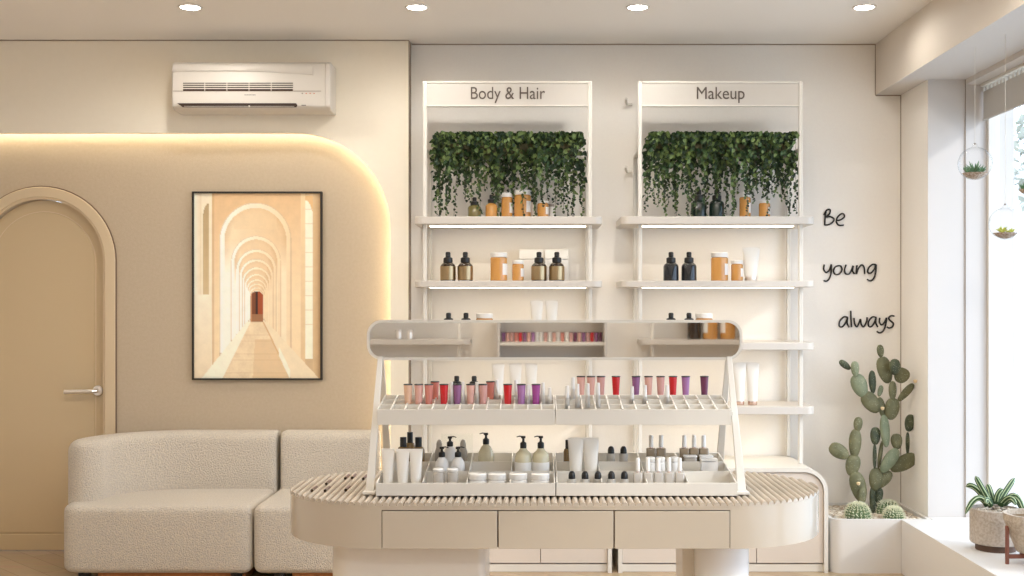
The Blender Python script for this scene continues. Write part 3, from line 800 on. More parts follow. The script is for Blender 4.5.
amb_d = dropper(AMBER, None, .135, .035)
put(amb_d, 491.5, SY + .055, Z1 + 0, 'amber bottle with black dropper behind ivy, next to the olive bottle', 'bottle', g)
g = 'amber jars on the wall shelves'
jl, js = jar(.096, .160), jar(.066, .116)
put(cp(jl), 522.5, SY + .055, Z1 + 0, 'tall wide amber jar with white lid behind the Body & Hair ivy', 'jar', g)
put(cp(jl), 498.8, SY, Z2, 'large amber jar with white lid on the second Body & Hair shelf', 'jar', g)
put(cp(js), 518, SY, Z2, 'small amber jar with white lid beside the large one, second Body & Hair shelf', 'jar', g)
put(cp(jl), 484.5, SY, Z3, 'amber jar lid showing above the mirror on the Body & Hair unit', 'jar', g)
put(cp(jl), 719.5, SY, Z2, 'large amber jar with white lid on the second Makeup shelf', 'jar', g)
put(cp(js), 737, SY, Z2, 'small amber jar beside the white tube, second Makeup shelf', 'jar', g)
put(cp(jl), 704, SY, Z3, 'amber jar lid showing above the mirror on the Makeup unit', 'jar', g)
jm = jar(.064, .145)
put(cp(jm), 507, SY + .055, Z1 + 0, 'slim amber jar with white label between dropper bottle and wide jar behind the ivy', 'jar', g)
put(cp(jm), 745, SY + .055, Z1 + 0, 'slim amber jar with white lid behind the Makeup ivy', 'jar', g)
jn = jar(.064, .100, lid=.12)
put(cp(jn), 543, SY + .055, Z1 + 0, 'short amber jar behind ivy, nearest the Makeup unit on the top Body & Hair shelf', 'jar', g)
put(cp(jn), 764.5, SY + .055, Z1 + 0, 'short amber jar behind the Makeup ivy, nearest the window', 'jar', g)
e = jar(.045, .110, body_m=WLABEL, lid_m=BLACKM, label_m=None, lid=.12); put(e, 533.5, SY + .10, Z1, 'white bottle with dark base band beside the tall wide amber jar', 'bottle')
e = jar(.04, .085, body_m=WLABEL, lid_m=GREYC, label_m=None, lid=.15); put(e, 551, SY + .10, Z1, 'small pale bottle behind the last ivy strands, top Body & Hair shelf', 'bottle')
# white boxes
def carton(w, d_, h, base=None):
    e = empty('product_box')
    MB().box(-w / 2, w / 2, -d_ / 2, d_ / 2, 0, h * .69).build('box_base', WPLAST, e, bevel=.002)
    MB().box(-w / 2 - .001, w / 2 + .001, -d_ / 2 - .001, d_ / 2 + .001, h * .70, h).build('box_lid', WLABEL, e, bevel=.002)
    return e
c1 = carton(.135, .06, .185)
put(cp(c1), 531, 6.66, Z2, 'white lidded box behind the small amber jar and a gold bottle', 'box', 'white boxes on the second shelf')
put(cp(c1), 556.5, 6.66, Z2, 'white lidded box behind the last gold bottle', 'box', 'white boxes on the second shelf')
tb = squeeze(.072, .235); ts = squeeze(.100, .190, capf=.13, cap_m=CHROME); tr = squeeze(.075, .24, capf=.09, cap_m=ROSEG)
g = 'white tubes on the wall shelves'
for px, where in ((536.5, 'nearer the sofa'), (551.5, 'nearer the Makeup unit')):
    put(cp(tb), px, SY, Z3, 'white tube showing above the mirror middle, ' + where, 'tube', g)
for px, where in ((498, 'nearest the black dropper bottles'), (515.3, 'middle of the three'), (531, 'nearest the Makeup unit')):
    put(cp(tb), px, SY, Z4, 'tall white tube on the lowest Body & Hair shelf, ' + where, 'tube', g)
put(cp(ts), 751, SY, Z2, 'wide white tube with silver cap on the second Makeup shelf', 'tube', g)
for px, where in ((739.5, 'half hidden by the display leg'), (752.5, 'clear of the display leg')):
    put(cp(tr), px, SY, Z4, 'white tube with rose cap on the lowest Makeup shelf, ' + where, 'tube', g)

# ------------------------------------------------------------------ ribbed table
TX0, TX1 = -.515, .648; TYF, TYB = 3.835, 4.605
TYc, RY, RX = (TYF + TYB) / 2, (TYB - TYF) / 2, .378
def stadium(ins=0, n=24, notch=0):
    out = []
    if notch:
        out += [(TX0, TYF + ins), (TX0, TYF + notch), (TX1, TYF + notch), (TX1, TYF + ins)]
    for k in range(n + 1):
        a = radians(-90 + 180 * k / n)
        if notch and k == 0: continue
        out.append((TX1 + (RX - ins) * cos(a), TYc + (RY - ins) * sin(a)))
    for k in range(n + 1):
        a = radians(90 + 180 * k / n)
        if notch and k == n: continue
        out.append((TX0 + (RX - ins) * cos(a), TYc + (RY - ins) * sin(a)))
    return out
T = empty('display_table', (0.066, TYc, 0))
def tb_(mb, name, m, **k):
    mb.xf(Matrix.Translation((-.066, -TYc, 0))); return mb.build(name, m, T, **k)
TZ = .786
tb_(MB().prism(stadium(), .772, TZ).prism(stadium(0, 24, .03), .642, .772), 'body', TABLEM, angle=30)
tb_(MB().prism(stadium(-.0015), .781, .7845), 'edge_lip', TABLEM, angle=30)
tb_(MB().box(TX0 + .002, TX1 - .002, TYF + .022, TYF + .029, .644, .771), 'drawer_gap', SEAMM, smooth=False)
dw = (TX1 - TX0) / 3
for k in range(3):
    tb_(MB().box(TX0 + k * dw + .0022, TX0 + (k + 1) * dw - .0022, TYF, TYF + .021, .6425, .7685), 'drawer', TABLEM, bevel=.0015)
# ribs
pitch = .0235; ribs = MB(); xs = TX0 - RX
xk = xs + .004
while xk < TX1 + RX - .004:
    def ext(x):
        if x < TX0: u = (TX0 - x) / RX
        elif x > TX1: u = (x - TX1) / RX
        else: u = 0
        return sqrt(max(0, 1 - u * u)) * RY
    xm = xk + pitch / 2; n = 6
    prof = [(-pitch * .42 * cos(pi * i / n), .0115 * sin(pi * i / n)) for i in range(n + 1)]
    front, back = [], []
    for a, z in prof:
        x = min(max(xm + a, TX0 - RX + .001), TX1 + RX - .001); e_ = max(ext(x), .004)
        front.append((x, TYc - e_, TZ + z)); back.append((x, TYc + e_, TZ + z))
    ribs.rings([front, back])
    xk += pitch
tb_(ribs, 'slatted_top', SLATM, angle=60)
# pedestals
def cyl(cx, cy, rx, ry, z0, z1, n=40): return [(cx + rx * cos(2 * pi * k / n), cy + ry * sin(2 * pi * k / n)) for k in range(n)]
tb_(MB().prism(rrect(-.722, -.176, 4.02, 4.40, (.07, .03, .03, .07), 8), 0, .642), 'pedestal', PEDM, angle=30)
tb_(MB().prism(cyl(.671, 4.16, .098, .098, 0, 0), 0, .642), 'pedestal', WHITEC, angle=30)
tb_(MB().box(.535, .67, 4.20, 4.40, 0, .642), 'pedestal', PEDM, bevel=.003)
tag(T, 'long cream display table with rounded ends and ribbed top', 'table')

# ------------------------------------------------------------------ tabletop display stand
ZT = TZ + .0135
S = empty('cosmetics_display_stand', (.068, 4.145, ZT))
def sb(mb, name, m, parent=None, **k):
    mb.xf(Matrix.Translation((-.068, -4.145, -ZT))); return mb.build(name, m, parent or S, **k)
def slope_floor(y): return .806 + (y - 3.95) * .125
XA, XM, XB = -.550, .068, .692
rowY = [3.95, 4.08, 4.21, 4.34]; rowZ = [.844, .866, .882, .898]
def tray(x0, x1, cols):
    t = .005
    mb = MB()
    side = [(3.95, ZT + .0005), (4.345, ZT + .0005), (4.345, .898), (3.95, .845)]
    mb.prism_x(side, x0, x0 + t); mb.prism_x(side, x1 - t, x1)
    tr_ = sb(mb.box(x0 + t, x1 - t, 3.95, 3.955, ZT + .0005, .844).box(x0 + t, x1 - t, 4.34, 4.345, ZT + .0005, .898), 'lower_tray', WHITEP, bevel=.0008)
    fl = MB(); fl.prism_x([(3.955, .800), (4.34, .800), (4.34, slope_floor(4.34)), (3.955, slope_floor(3.955))], x0 + t, x1 - t)
    fl.xf(Matrix.Translation((-.068, -4.145, -ZT))); fl.build('tray_floor', WHITEP, tr_, smooth=False)
    for k in (1, 2):
        q = MB().box(x0 + t, x1 - t, rowY[k], rowY[k] + .004, .801, rowZ[k]); q.xf(Matrix.Translation((-.068, -4.145, -ZT))); q.build('row_divider', WHITEP, tr_, smooth=False)
    for c in cols:
        q = MB().prism_x([(3.955, .801), (4.34, .801), (4.34, .8975), (3.955, .8445)], c - .002, c + .002); q.xf(Matrix.Translation((-.068, -4.145, -ZT))); q.build('column_divider', WHITEP, tr_, smooth=False)
tray(XA, XM - .0015, (-.39, -.238, -.088)); tray(XM + .0015, XB, (.227, .383, .524))
# upper gridded tray
def gz(y): return 1.089 + (y - 4.04) * .162
def grid(x0, x1):
    t = .004; y0, y1 = 4.04, 4.25
    side = [(y0, 1.034), (y1, gz(y1) - .055), (y1, gz(y1)), (y0, gz(y0))]
    mb = MB(); mb.prism_x(side, x0, x0 + t); mb.prism_x(side, x1 - t, x1); mb.box(x0 + t, x1 - t, y0, y0 + t, 1.034, 1.089); mb.box(x0 + t, x1 - t, y1 - t, y1, gz(y1) - .055, gz(y1))
    up = sb(mb, 'upper_tray', WHITEP, bevel=.0008)
    def sub(m, name):
        m.xf(Matrix.Translation((-.068, -4.145, -ZT))); m.build(name, WHITEP, up, smooth=False)
    sub(MB().prism_x([(y0 + t, 1.036), (y1 - t, gz(y1) - .053), (y1 - t, gz(y1) - .046), (y0 + t, 1.043)], x0 + t, x1 - t), 'tray_floor')
    sub(MB().box(x0, x1, y1, y1 + .038, 1.070, 1.074).box(x0, x1, y1 + .038, y1 + .041, 1.070, 1.098), 'rear_channel')
    for k in (1, 2):
        y = y0 + .07 * k; sub(MB().box(x0 + t, x1 - t, y - .004, y + .004, gz(y) - .042, gz(y) + .0004), 'row_divider')
    cw = (x1 - x0) / 13
    for k in range(1, 13):
        x = x0 + cw * k; sub(MB().prism_x([(y0 + t, gz(y0) - .04), (y1 - t, gz(y1) - .04), (y1 - t, gz(y1) - .0004), (y0 + t, gz(y0) - .0004)], x - .0025, x + .0025), 'column_divider')
grid(PX(377, 4.04), XM - .0012); grid(XM + .0012, PX(731, 4.04))
# legs: front and rear struts meeting under the mirror
for sx, xb, xt in ((-1, -.578, -.567), (1, .716, .703)):
    def strut(yb_, yt_, wb, wt, zb=ZT + .004, zt=1.268):
        mb = MB(); rs = []
        for z, y, w in ((zb, yb_, wb), (zt, yt_, wt)):
            x = xb + (xt - xb) * (z - zb) / (zt - zb)
            rs.append([(x - w / 2, y - .006, z), (x + w / 2, y - .006, z), (x + w / 2, y + .006, z), (x - w / 2, y + .006, z)])
        return mb.rings(rs)
    sb(strut(4.00, 4.19, .030, .018), 'leg', WHITEP, bevel=.002)
    sb(strut(4.50, 4.21, .030, .018), 'leg', WHITEP, bevel=.002)
    sb(MB().box(xb - .022, xb + .022, 3.975, 4.025, ZT, ZT + .010), 'foot', WHITEP, bevel=.002)
    sb(MB().box(xb - .022, xb + .022, 4.475, 4.525, ZT, ZT + .010), 'foot', WHITEP, bevel=.002)
    xo = xt
    sb(MB().box(min(xo, sx * .0 + (.690 if sx > 0 else -.556)) , max(xo, (.690 if sx > 0 else -.556)), 4.10, 4.16, 1.06, 1.075), 'tray_bracket', WHITEP, bevel=.001)
tag(S, 'white tiered cosmetics stand with lower trays and gridded upper tray on the table', 'display stand')
# mirror
def rr_xz(w, z0, z1, r, n=8): return rrect(-w, w, z0, z1, r, n)
Mr = empty('mirror', (.068, 4.20, 1.2545))
ow, hh = .684, .1465
o1 = rr_xz(ow, 0, hh, .055); o2 = rr_xz(ow - .010, .010, hh - .010, .046)
MB().rings([[(o2[i][0], -.012, o2[i][1]) for i in range(len(o2))], [(o1[i][0], -.012, o1[i][1]) for i in range(len(o1))], [(o1[i][0], .012, o1[i][1]) for i in range(len(o1))], [(o2[i][0], .012, o2[i][1]) for i in range(len(o2))], [(o2[i][0], -.012, o2[i][1]) for i in range(len(o2))]], cap0=False, cap1=False).build('mirror_frame', WHITEP, Mr, angle=50)
MB().prism_y(o2, -.006, .004).build('mirror_glass', MIRROR, Mr, smooth=False)
MB().prism_y(o2, .005, .010).build('mirror_back', WHITEP, Mr, smooth=False)
tag(Mr, 'long low mirror with rounded corners in a white frame on top of the stand', 'mirror')

# lip tubes (upper tray)
PINK = lipm('blush', (0.72, 0.40, 0.33)); PEACH = lipm('peach', (0.76, 0.48, 0.32)); CORAL = lipm('coral', (0.62, 0.22, 0.17)); RED = lipm('red', (0.60, 0.012, 0.015))
PURP = lipm('purple', (0.27, 0.10, 0.24)); ORCH = lipm('orchid', (0.38, 0.17, 0.38)); MAG = lipm('magenta', (0.36, 0.06, 0.28)); PLUM = lipm('plum', (0.15, 0.03, 0.08)); ROSE = lipm('rose', (0.62, 0.33, 0.29))
yM, yBk, yR = 4.145, 4.222, 4.268
lips = [(408, yM, PEACH, 'peach lip tube, outermost at the door end of the upper tray'),
 (418.7, yM, PINK, 'pale pink lip tube between the peach and coral tubes'),
 (428.9, yM, CORAL, 'coral lip tube in front, next to the pale pink one at the door end'),
 (435, yBk, CORAL, 'coral lip tube standing behind, just beside the first red one'),
 (444, yM, RED, 'red lip tube between the coral tubes and the purple tube'),
 (457.5, yM, PURP, 'purple lip tube right of the first red one, before black bottles'),
 (470.6, yM, PINK, 'pale pink lip tube next to the purple tube'),
 (483, yM, ROSE, 'rose lip tube before the white tubes on the door half of the tray'),
 (490.5, yBk, CORAL, 'coral lip tube half hidden behind the rose one'),
 (507.8, yM, RED, 'wide red lip tube in front of the tall white tubes'),
 (521.4, yM, ORCH, 'orchid lip tube next to the wide red one'),
 (536, yM, MAG, 'magenta lip tube, last coloured one before the tray seam'),
 (581, yR, PINK, 'blush lip tube, first in the rear row past the tray seam'),
 (591, yR, PINK, 'blush lip tube, second in the rear row past the tray seam'),
 (601, yR, ROSE, 'rose lip tube, third in the rear row past the tray seam'),
 (616, yR, RED, 'red lip tube standing alone between rose and purple tubes'),
 (636, yR, PURP, 'purple lip tube beside the wider gap after the lone red tube'),
 (648.5, yR, PINK, 'blush lip tube next to the purple one on the window half'),
 (660.6, yR, ROSE, 'rose lip tube between blush and red tubes on the window half'),
 (673, yR, RED, 'red lip tube nearest the window end of the tray'),
 (685.7, yR, ORCH, 'violet lip tube next to the last red one'),
 (704.4, yR, PLUM, 'dark plum lip tube, last of the row at the window end')]
protos = {}
for px, Y, m, lab in lips:
    key = (m.name, Y)
    lab = lab.replace(' right of ', ' just past ')
    if key not in protos: protos[key] = lip(m, .100 if Y != yR else .1175, .0165, .0105 if Y != yR else .0088); e = protos[key]
    else: e = copy_tree(protos[key])
    zt = {yM: 1.171, yBk: 1.176, yR: 1.192}[Y]; hgt = .100 if Y != yR else .1175
    put(e, px, Y, zt - hgt, lab, 'lip tube', 'coloured lip tubes in the upper tray')
gl = gloss(); k = 0
gw = [(451.4, yM, 1.178, 'between the red and purple lip tubes'), (462.7, yM, 1.178, 'just past the purple lip tube'), (477, yM, 1.178, 'between the pink and rose lip tubes'), (496.6, yBk, 1.18, 'between the rose and the wide red lip tubes'),
 (515.7, yBk, 1.18, 'behind the wide red and orchid lip tubes'), (528, yM, 1.17, 'between the orchid and magenta lip tubes'), (542.8, yM, 1.176, 'just past the magenta lip tube'), (549.5, yM, 1.158, 'shortest, at the tray seam'),
 (567, 4.10, 1.168, 'first past the tray seam'), (572.8, yBk, 1.19, 'rear one before the first blush tube'), (577.5, 4.10, 1.174, 'second in front past the tray seam'), (587.7, 4.10, 1.176, 'in front of the two blush lip tubes'), (598, 4.10, 1.178, 'in front of the rose lip tube'), (645, yBk - .05, 1.165, 'added for grey shade before the blush tube'), (667, yBk - .05, 1.165, 'added for grey shade between rose and red tubes'), (632, yBk - .05, 1.160, 'added for grey shade before the purple tube, window half')]  # last three wands stand in for grey shadows beside the tubes
for px, Y, zt, wh in gw:
    put(cp(gl), px, Y, zt - .085, 'slim white lip gloss wand ' + wh, 'lip gloss', 'white gloss wands in the upper tray')

# lower tray
r1, r2, r3 = 4.015, 4.147, 4.277
f1, f2, f3 = [slope_floor(y) + .002 for y in (r1, r2, r3)]
g = 'white cosmetic tubes in the lower tray'
t1 = squeeze(.047, .136, capf=.1)
for px, wh in ((388, 'at the door end of the front row'), (402.8, 'middle of three in the front row'), (416, 'nearest the white pump bottles')):
    put(cp(t1), px, r1 if px > 390 else r1 + .01, f1, 'white squeeze tube in the lower tray, ' + wh, 'tube', g)
t2 = squeeze(.058, .144, capf=.1)
for px, wh in ((575.8, 'nearer the tray seam'), (591, 'nearer the small black domes')):
    put(cp(t2), px, r2, f2, 'large white squeeze tube standing tall past the seam, ' + wh, 'tube', g)
cb = capped()
g = 'bronze bottles behind the white tubes'
put(cp(cb), 403.3, r3, f3, 'bronze bottle with black cap behind white tubes, nearest the door', 'bottle', g)
put(cp(cb), 418.5, r3, f3, 'bronze bottle with black cap behind white tubes, nearest the grey sponges', 'bottle', g)
cbt = capped(.128, .040); put(cbt, 410, r3 + .035, f3 + .002, 'taller bronze bottle with black cap between two shorter ones', 'bottle', g)
cbs = capped(.105, .03); put(cbs, 567.5, r3, f3, 'slim bottle with black cap half hidden behind the large white tube', 'bottle', g)
wp = pump('white', .112)
g = 'white pump bottles'
put(cp(wp), 441.9, r2, f2, 'white pump bottle in front, nearer the door', 'bottle', g)
put(cp(wp), 458, r2, f2, 'white pump bottle in front, nearer the amber pump bottles', 'bottle', g)
put(cp(wp), 450, r3, f3 + .006, 'white pump bottle standing behind the other two', 'bottle', g)
put(pump('round', .132), 486, r3, f3, 'round pump bottle of pale oil standing alone in the rear row', 'bottle')
op = pump('oil', .152)
g = 'oil pump bottles with white labels'
put(cp(op), 523.3, r2, f2, 'labelled pump bottle of yellow oil, farther from the tray seam', 'bottle', g)
put(cp(op), 540.8, r2, f2, 'labelled pump bottle of yellow oil, next to the tray seam', 'bottle', g)
# acrylic box with sponges
ab = empty('acrylic_box'); w_ = .118
a_ = MB(); a_.box(-w_ / 2, w_ / 2, -.024, -.022, 0, .122); a_.box(-w_ / 2, w_ / 2, .022, .024, 0, .122); a_.box(-w_ / 2, -w_ / 2 + .002, -.022, .022, 0, .122); a_.box(w_ / 2 - .002, w_ / 2, -.022, .022, 0, .122)
a_.build('box_walls', GLASS, ab, smooth=False); MB().box(-w_ / 2, w_ / 2, -.024, .024, 0, .003).build('box_base', WPLAST, ab, smooth=False)
put(ab, 457, r3 + .036, f3 + .002, 'clear acrylic box behind the white pump bottles', 'box')
sp = empty('makeup_sponge'); MB().lathe([(0, 0), (.014, 0), (.016, .02), (.016, .050), (.0115, .066), (.011, .080), (.008, .091), (.004, .095), (0, .096)], 16).build('sponge', GREYC, sp)
put(cp(sp), 439.2, r3 + .036, f3 + .006, 'grey sponge in the acrylic box, end nearer the door', 'sponge', 'grey sponges in the acrylic box')
put(cp(sp), 463, r3 + .036, f3 + .006, 'grey sponge in the acrylic box, end nearer the oil bottle', 'sponge', 'grey sponges in the acrylic box')
gj = jar(.040, .070, body_m=GREYG, lid_m=WPLAST, label_m=None, lid=.12)
put(cp(gj), 438.7, r1, f1, 'pale grey jar in the front row below the first white pump bottle', 'jar', 'small grey jars')
put(cp(gj), 452.6, r1, f1, 'pale grey jar in the front row below the second white pump bottle', 'jar', 'small grey jars')
wj = jar(.064, .053, body_m=WPLAST, lid_m=WLABEL, label_m=None, lid=.35)
for px, wh in ((477.8, 'next to the grey jars'), (497.2, 'second from the grey jars'), (518.2, 'below the first oil pump bottle'), (540.2, 'next to the tray seam')):
    put(cp(wj), px, r1, f1, 'low white cream jar in the front row, ' + wh, 'jar', 'low white cream jars')
db, df = dome(.082), dome(.060)
g = 'small vials with black dome caps'
put(cp(db), 611, r3, f3, 'black dome-capped vial in the rear row, nearer the large white tubes', 'bottle', g)
put(cp(db), 623.5, r3, f3, 'black dome-capped vial in the rear row, nearer the polish bottles', 'bottle', g)
for px, wh in ((571.9, 'nearest the tray seam'), (585, 'second from the tray seam'), (598, 'middle one of five'), (611.4, 'fourth from the tray seam'), (624.4, 'next to the clear bottles')):
    put(cp(df), px, r1, f1, 'black dome-capped vial in the front row, ' + wh, 'bottle', g)
pb = polish(.122, .035, bm=TAUPEG)
g = 'taupe polish bottles in the rear row'
for px, wh in ((651, 'first, nearest the dome caps'), (661, 'second, before the gap'), (684.2, 'third, just past the gap'), (694, 'fourth'), (703.6, 'last, at the window end')):
    put(cp(pb), px, r3, f3, 'taupe polish bottle with slim white cap, rear row, ' + wh, 'bottle', g)
pf = polish(.106, .032, capf=.42, bm=GREYG)
for px, wh in ((637.8, 'first, nearest the dome caps'), (647.9, 'second from the dome caps'), (658.4, 'middle of five'), (669, 'fourth from the dome caps'), (679.6, 'last, at the empty cell')):
    put(cp(pf), px, r1, f1, 'small grey bottle with white cap, front row, ' + wh, 'bottle', 'grey bottles in the front row')
wj2 = jar(.034, .075, body_m=WPLAST, lid_m=WLABEL, label_m=None, lid=.2)
for px, wh in ((650.5, 'nearest the dome caps'), (660.5, 'middle of three'), (674, 'nearest the white box')):
    put(cp(wj2), px, r2, f2, 'white jar behind the grey front bottles, ' + wh, 'jar', 'white jars in the middle row')
bx = empty('product_box'); MB().box(-.029, .029, -.022, .022, 0, .060).build('box_base', WPLAST, bx, bevel=.001); MB().box(-.030, .030, -.023, .023, .062, .070).build('box_lid', WLABEL, bx, bevel=.001)
put(bx, 708.6, r2, f2, 'white box in the last middle cell at the window end', 'box')
ld = empty('compact_case'); MB().pill(rrect(-.024, .024, -.02, .02, .008, 3), 0, .046, .003, 2).build('case_base', GREYG, ld); MB().pill(rrect(-.025, .025, -.021, .021, .008, 3), .047, .055, .003, 2).build('case_lid', WPLAST, ld)
for px, wh in ((690, 'nearer the polish row start'), (706, 'at the window end')):
    put(cp(ld), px, r3 - .028, f3 - .003, 'pale compact case at the foot of the polish bottles, ' + wh, 'compact', 'compact cases')

# pencils lying in the ribs
pc = empty('cosmetic_pencil')
MB().tube([(0, -.042, 0), (0, .030, 0)], .0058, 8).build('barrel', mat('mauve barrel', (0.20, 0.13, 0.11), 0.5), pc)
MB().tube([(0, -.052, 0), (0, -.041, 0)], .0056, 8).build('end_cap', BROWNGL, pc)
pcs = [((315, 488.5), 'nearest the rounded end'), ((329, 482), 'rear one above the outer front pencil'), ((328.5, 488.6), 'second in front from the rounded end'), ((348, 476.5), 'rear pair, outer one'), ((355, 476), 'rear pair, inner one'), ((348.5, 488), 'front one nearest the stand foot'), ((366, 477), 'partly behind the stand leg')]
for (px, py), wh in pcs:
    z = TZ + .010; Y = F * (EYE - z) / (py - VY); x = PX(px, Y)
    x = TX0 - RX + .004 + round((x - (TX0 - RX + .004)) / pitch) * pitch
    o = cp(pc); o.location = (x, Y, z + .0005); o['label'] = 'dark pencil in a groove of the ribbed top, ' + wh; o['category'] = 'pencil'; o['group'] = 'pencils lying in the ribbed top'
    first_use.add(pc.name)

# ------------------------------------------------------------------ planter with cacti
PLX0, PLX1, PY0, PY1 = 1.602, 2.143, 6.228, 6.760
pl = empty('cactus_planter', ((PLX0 + 1.978) / 2, 6.5, 0))
cx, cy = pl.location.x, pl.location.y
out = rrect(PLX0 - cx, PLX1 - cx, PY0 - cy, PY1 - cy, (.06, 0, 0, .01), 8)
inn = rrect(PLX0 + .018 - cx, PLX1 - .018 - cx, PY0 + .018 - cy, PY1 - .018 - cy, (.042, .001, .001, .001), 8)
if len(out) != len(inn):
    out = rrect(PLX0 - cx, PLX1 - cx, PY0 - cy, PY1 - cy, (.06, .001, .001, .01), 8)
mb = MB(); n_ = len(out)
mb.rings([[(x, y, 0) for x, y in out], [(x, y, .292) for x, y in out], [(x, y, .292) for x, y in inn], [(x, y, .24) for x, y in inn]])
mb.build('box', LEDGE, pl, angle=40)
MB().prism([(x * .999, y * .999) for x, y in inn], .255, .268).build('soil', SOIL, pl, smooth=False)
tag(pl, 'white box planter with one rounded corner in the corner under the lettering', 'planter')
# ledge in front must not overlap the planter: planter front right part ends at the ledge face
def pebbles(name, cx, cy, zc, fx, n, rmin, rmax, seed, parent=None, m=PEB):
    rnd = random.Random(seed); mb = MB()
    for k in range(n):
        x, y = fx(rnd); r = rnd.uniform(rmin, rmax)
        st = len(mb.v); mb.lathe([(0, -r * .7), (r * .8, -r * .4), (r, 0), (r * .75, r * .45), (0, r * .65)], 6)
        mb.xf(Matrix.Translation((x, y, zc + rnd.uniform(-.002, .004))) @ Matrix.Rotation(rnd.uniform(0, 3), 4, 'Z') @ Matrix.Diagonal((1.2, .85, 1, 1)), st)
    o = mb.build(name, m, parent, angle=80); return o
o = pebbles('pebbles', 0, 0, .272, lambda r: (r.uniform(1.64, 2.11), r.uniform(6.26, 6.73)), 1500, .008, .016, 5)
tag(o, 'pale pebbles covering the soil of the cactus planter', 'pebbles', kind='stuff')

def cactus():
    r = empty('prickly_pear_cactus', (PX(874, 6.5), 6.5, .262))
    pads = [ # px,py,w,h,tilt(+ leans to window),yaw,depth,mat
     (880.4,351,7,12,-5,10,.03,1),(884.8,370,14.5,26,-15,5,.03,1),(894.8,367,11.5,15.5,0,20,-.03,3),(901.6,375.5,14,15,30,-15,.02,1),(892.6,390.5,9.5,18,0,35,.0,1),
     (905.8,392.5,7.5,22,42,0,.02,1),(892,409,14,21,10,0,.0,1),(845,365,6.5,13,-52,0,.0,3),(855,368.8,8,14.5,-3,0,-.02,2),(859.6,385.7,15,23,-22,0,.0,2),
     (872.4,382,8.5,22,-3,30,.02,3),(880.2,391,5,11,15,0,.03,2),(871,402.5,15,23,-38,0,.0,1),(882,408.5,8,22,-14,20,.02,1),(858,424.4,8.5,14,5,0,.0,1),
     (909.8,423,10,16.5,10,0,.05,3),(855,443.7,12,28,3,0,.0,1),(839.2,451.4,13.5,21,-58,0,.0,1),(852.8,465.3,14,21,10,0,.0,1),(858.5,487,15,30,-15,0,-.01,1),
     (862,496.6,9,18,5,20,-.03,1),(875.3,436,10,17,0,10,-.02,3),(885,431,12,31,-5,35,-.03,2),(874.7,456.5,6,25,0,60,.0,3),(880.2,454.7,6.5,27,8,60,.01,1),
     (896.6,441.5,11,15,-5,0,.0,1),(889.5,460.5,13,27,35,10,-.02,2),(903.5,463,14.5,28,62,0,.03,1),(907.6,443.7,4,22,0,0,.05,3),
     (875.7,479.3,13,22,5,0,.0,1),(884,479.5,11,20,40,0,.01,1),(872.5,498.5,8.5,24,0,50,.01,3),(878.8,495.7,8,15,8,0,.02,3),(873.5,511,8,18,0,0,.0,3)]
    for (px, py, w, h, t, yaw, dy, mi) in pads:
        Y = 6.5 + dy; sc = Y / F
        cxp = PX(px, Y) - r.location.x; czp = PZ(py, Y) - r.location.z
        W = w * sc * .53; H = h * sc * .53; th = min(.020, W * .6)
        mb = MB(); rs = []; n = 16
        for k in range(11):
            a = -pi / 2 + pi * k / 10; z = sin(a); rr = cos(a)
            wd = W * (rr ** .85) * (1 + .14 * z)
            dz = th * (rr ** .9)
            rs.append([(wd * cos(2 * pi * i / n), dz * sin(2 * pi * i / n), H * z) for i in range(n)])
        rs[0] = [(q[0] + .0004 * cos(i), q[1] + .0004 * sin(i), q[2]) for i, q in enumerate(rs[0])]
        mb.rings(rs)
        # areoles
        rnd = random.Random(int(px * 7)); ns = int(6 + W * H * 8000)
        nv = len(mb.v)
        sp_ = MB()
        for k in range(min(ns, 16)):
            u, v = rnd.uniform(-.75, .75), rnd.uniform(-.8, .8)
            if u * u + v * v > .8: continue
            sp_.lathe([(0, -.0008), (.0016, 0), (0, .0008)], 5, (u * W, 0, v * H)); 
            for q in range(len(sp_.v) - 15, len(sp_.v)):
                x_, y_, z_ = sp_.v[q]; sp_.v[q] = (x_, -th * sqrt(max(.02, 1 - u * u - v * v)) - .0006 + (y_), z_)
        M = Matrix.Translation((cxp, dy, czp)) @ Matrix.Rotation(radians(t), 4, 'Y') @ Matrix.Rotation(radians(yaw), 4, 'Z')
        mb.xf(M)
        po = mb.build('pad', {1: CACT, 2: CACTL, 3: CACTD}[mi], r, angle=80)
        if sp_.v:
            sp_.xf(M); sp_.build('spines', SPINE, po)
    for (px, py, dy) in ((881.5, 342 + 68, -.02), (857.5, 485, -.03), (914, 383, 0)):
        Y = 6.5 + dy
        MB().lathe([(0, 0), (.008, .004), (.012, .016), (.006, .020), (0, .018)], 8, (PX(px, Y) - r.location.x, dy - .02, PZ(py, Y) - r.location.z)).build('flower_bud', BLOOM, r)
    tag(r, 'tall prickly pear cactus with many flat pads in the white planter', 'cactus')
cactus()
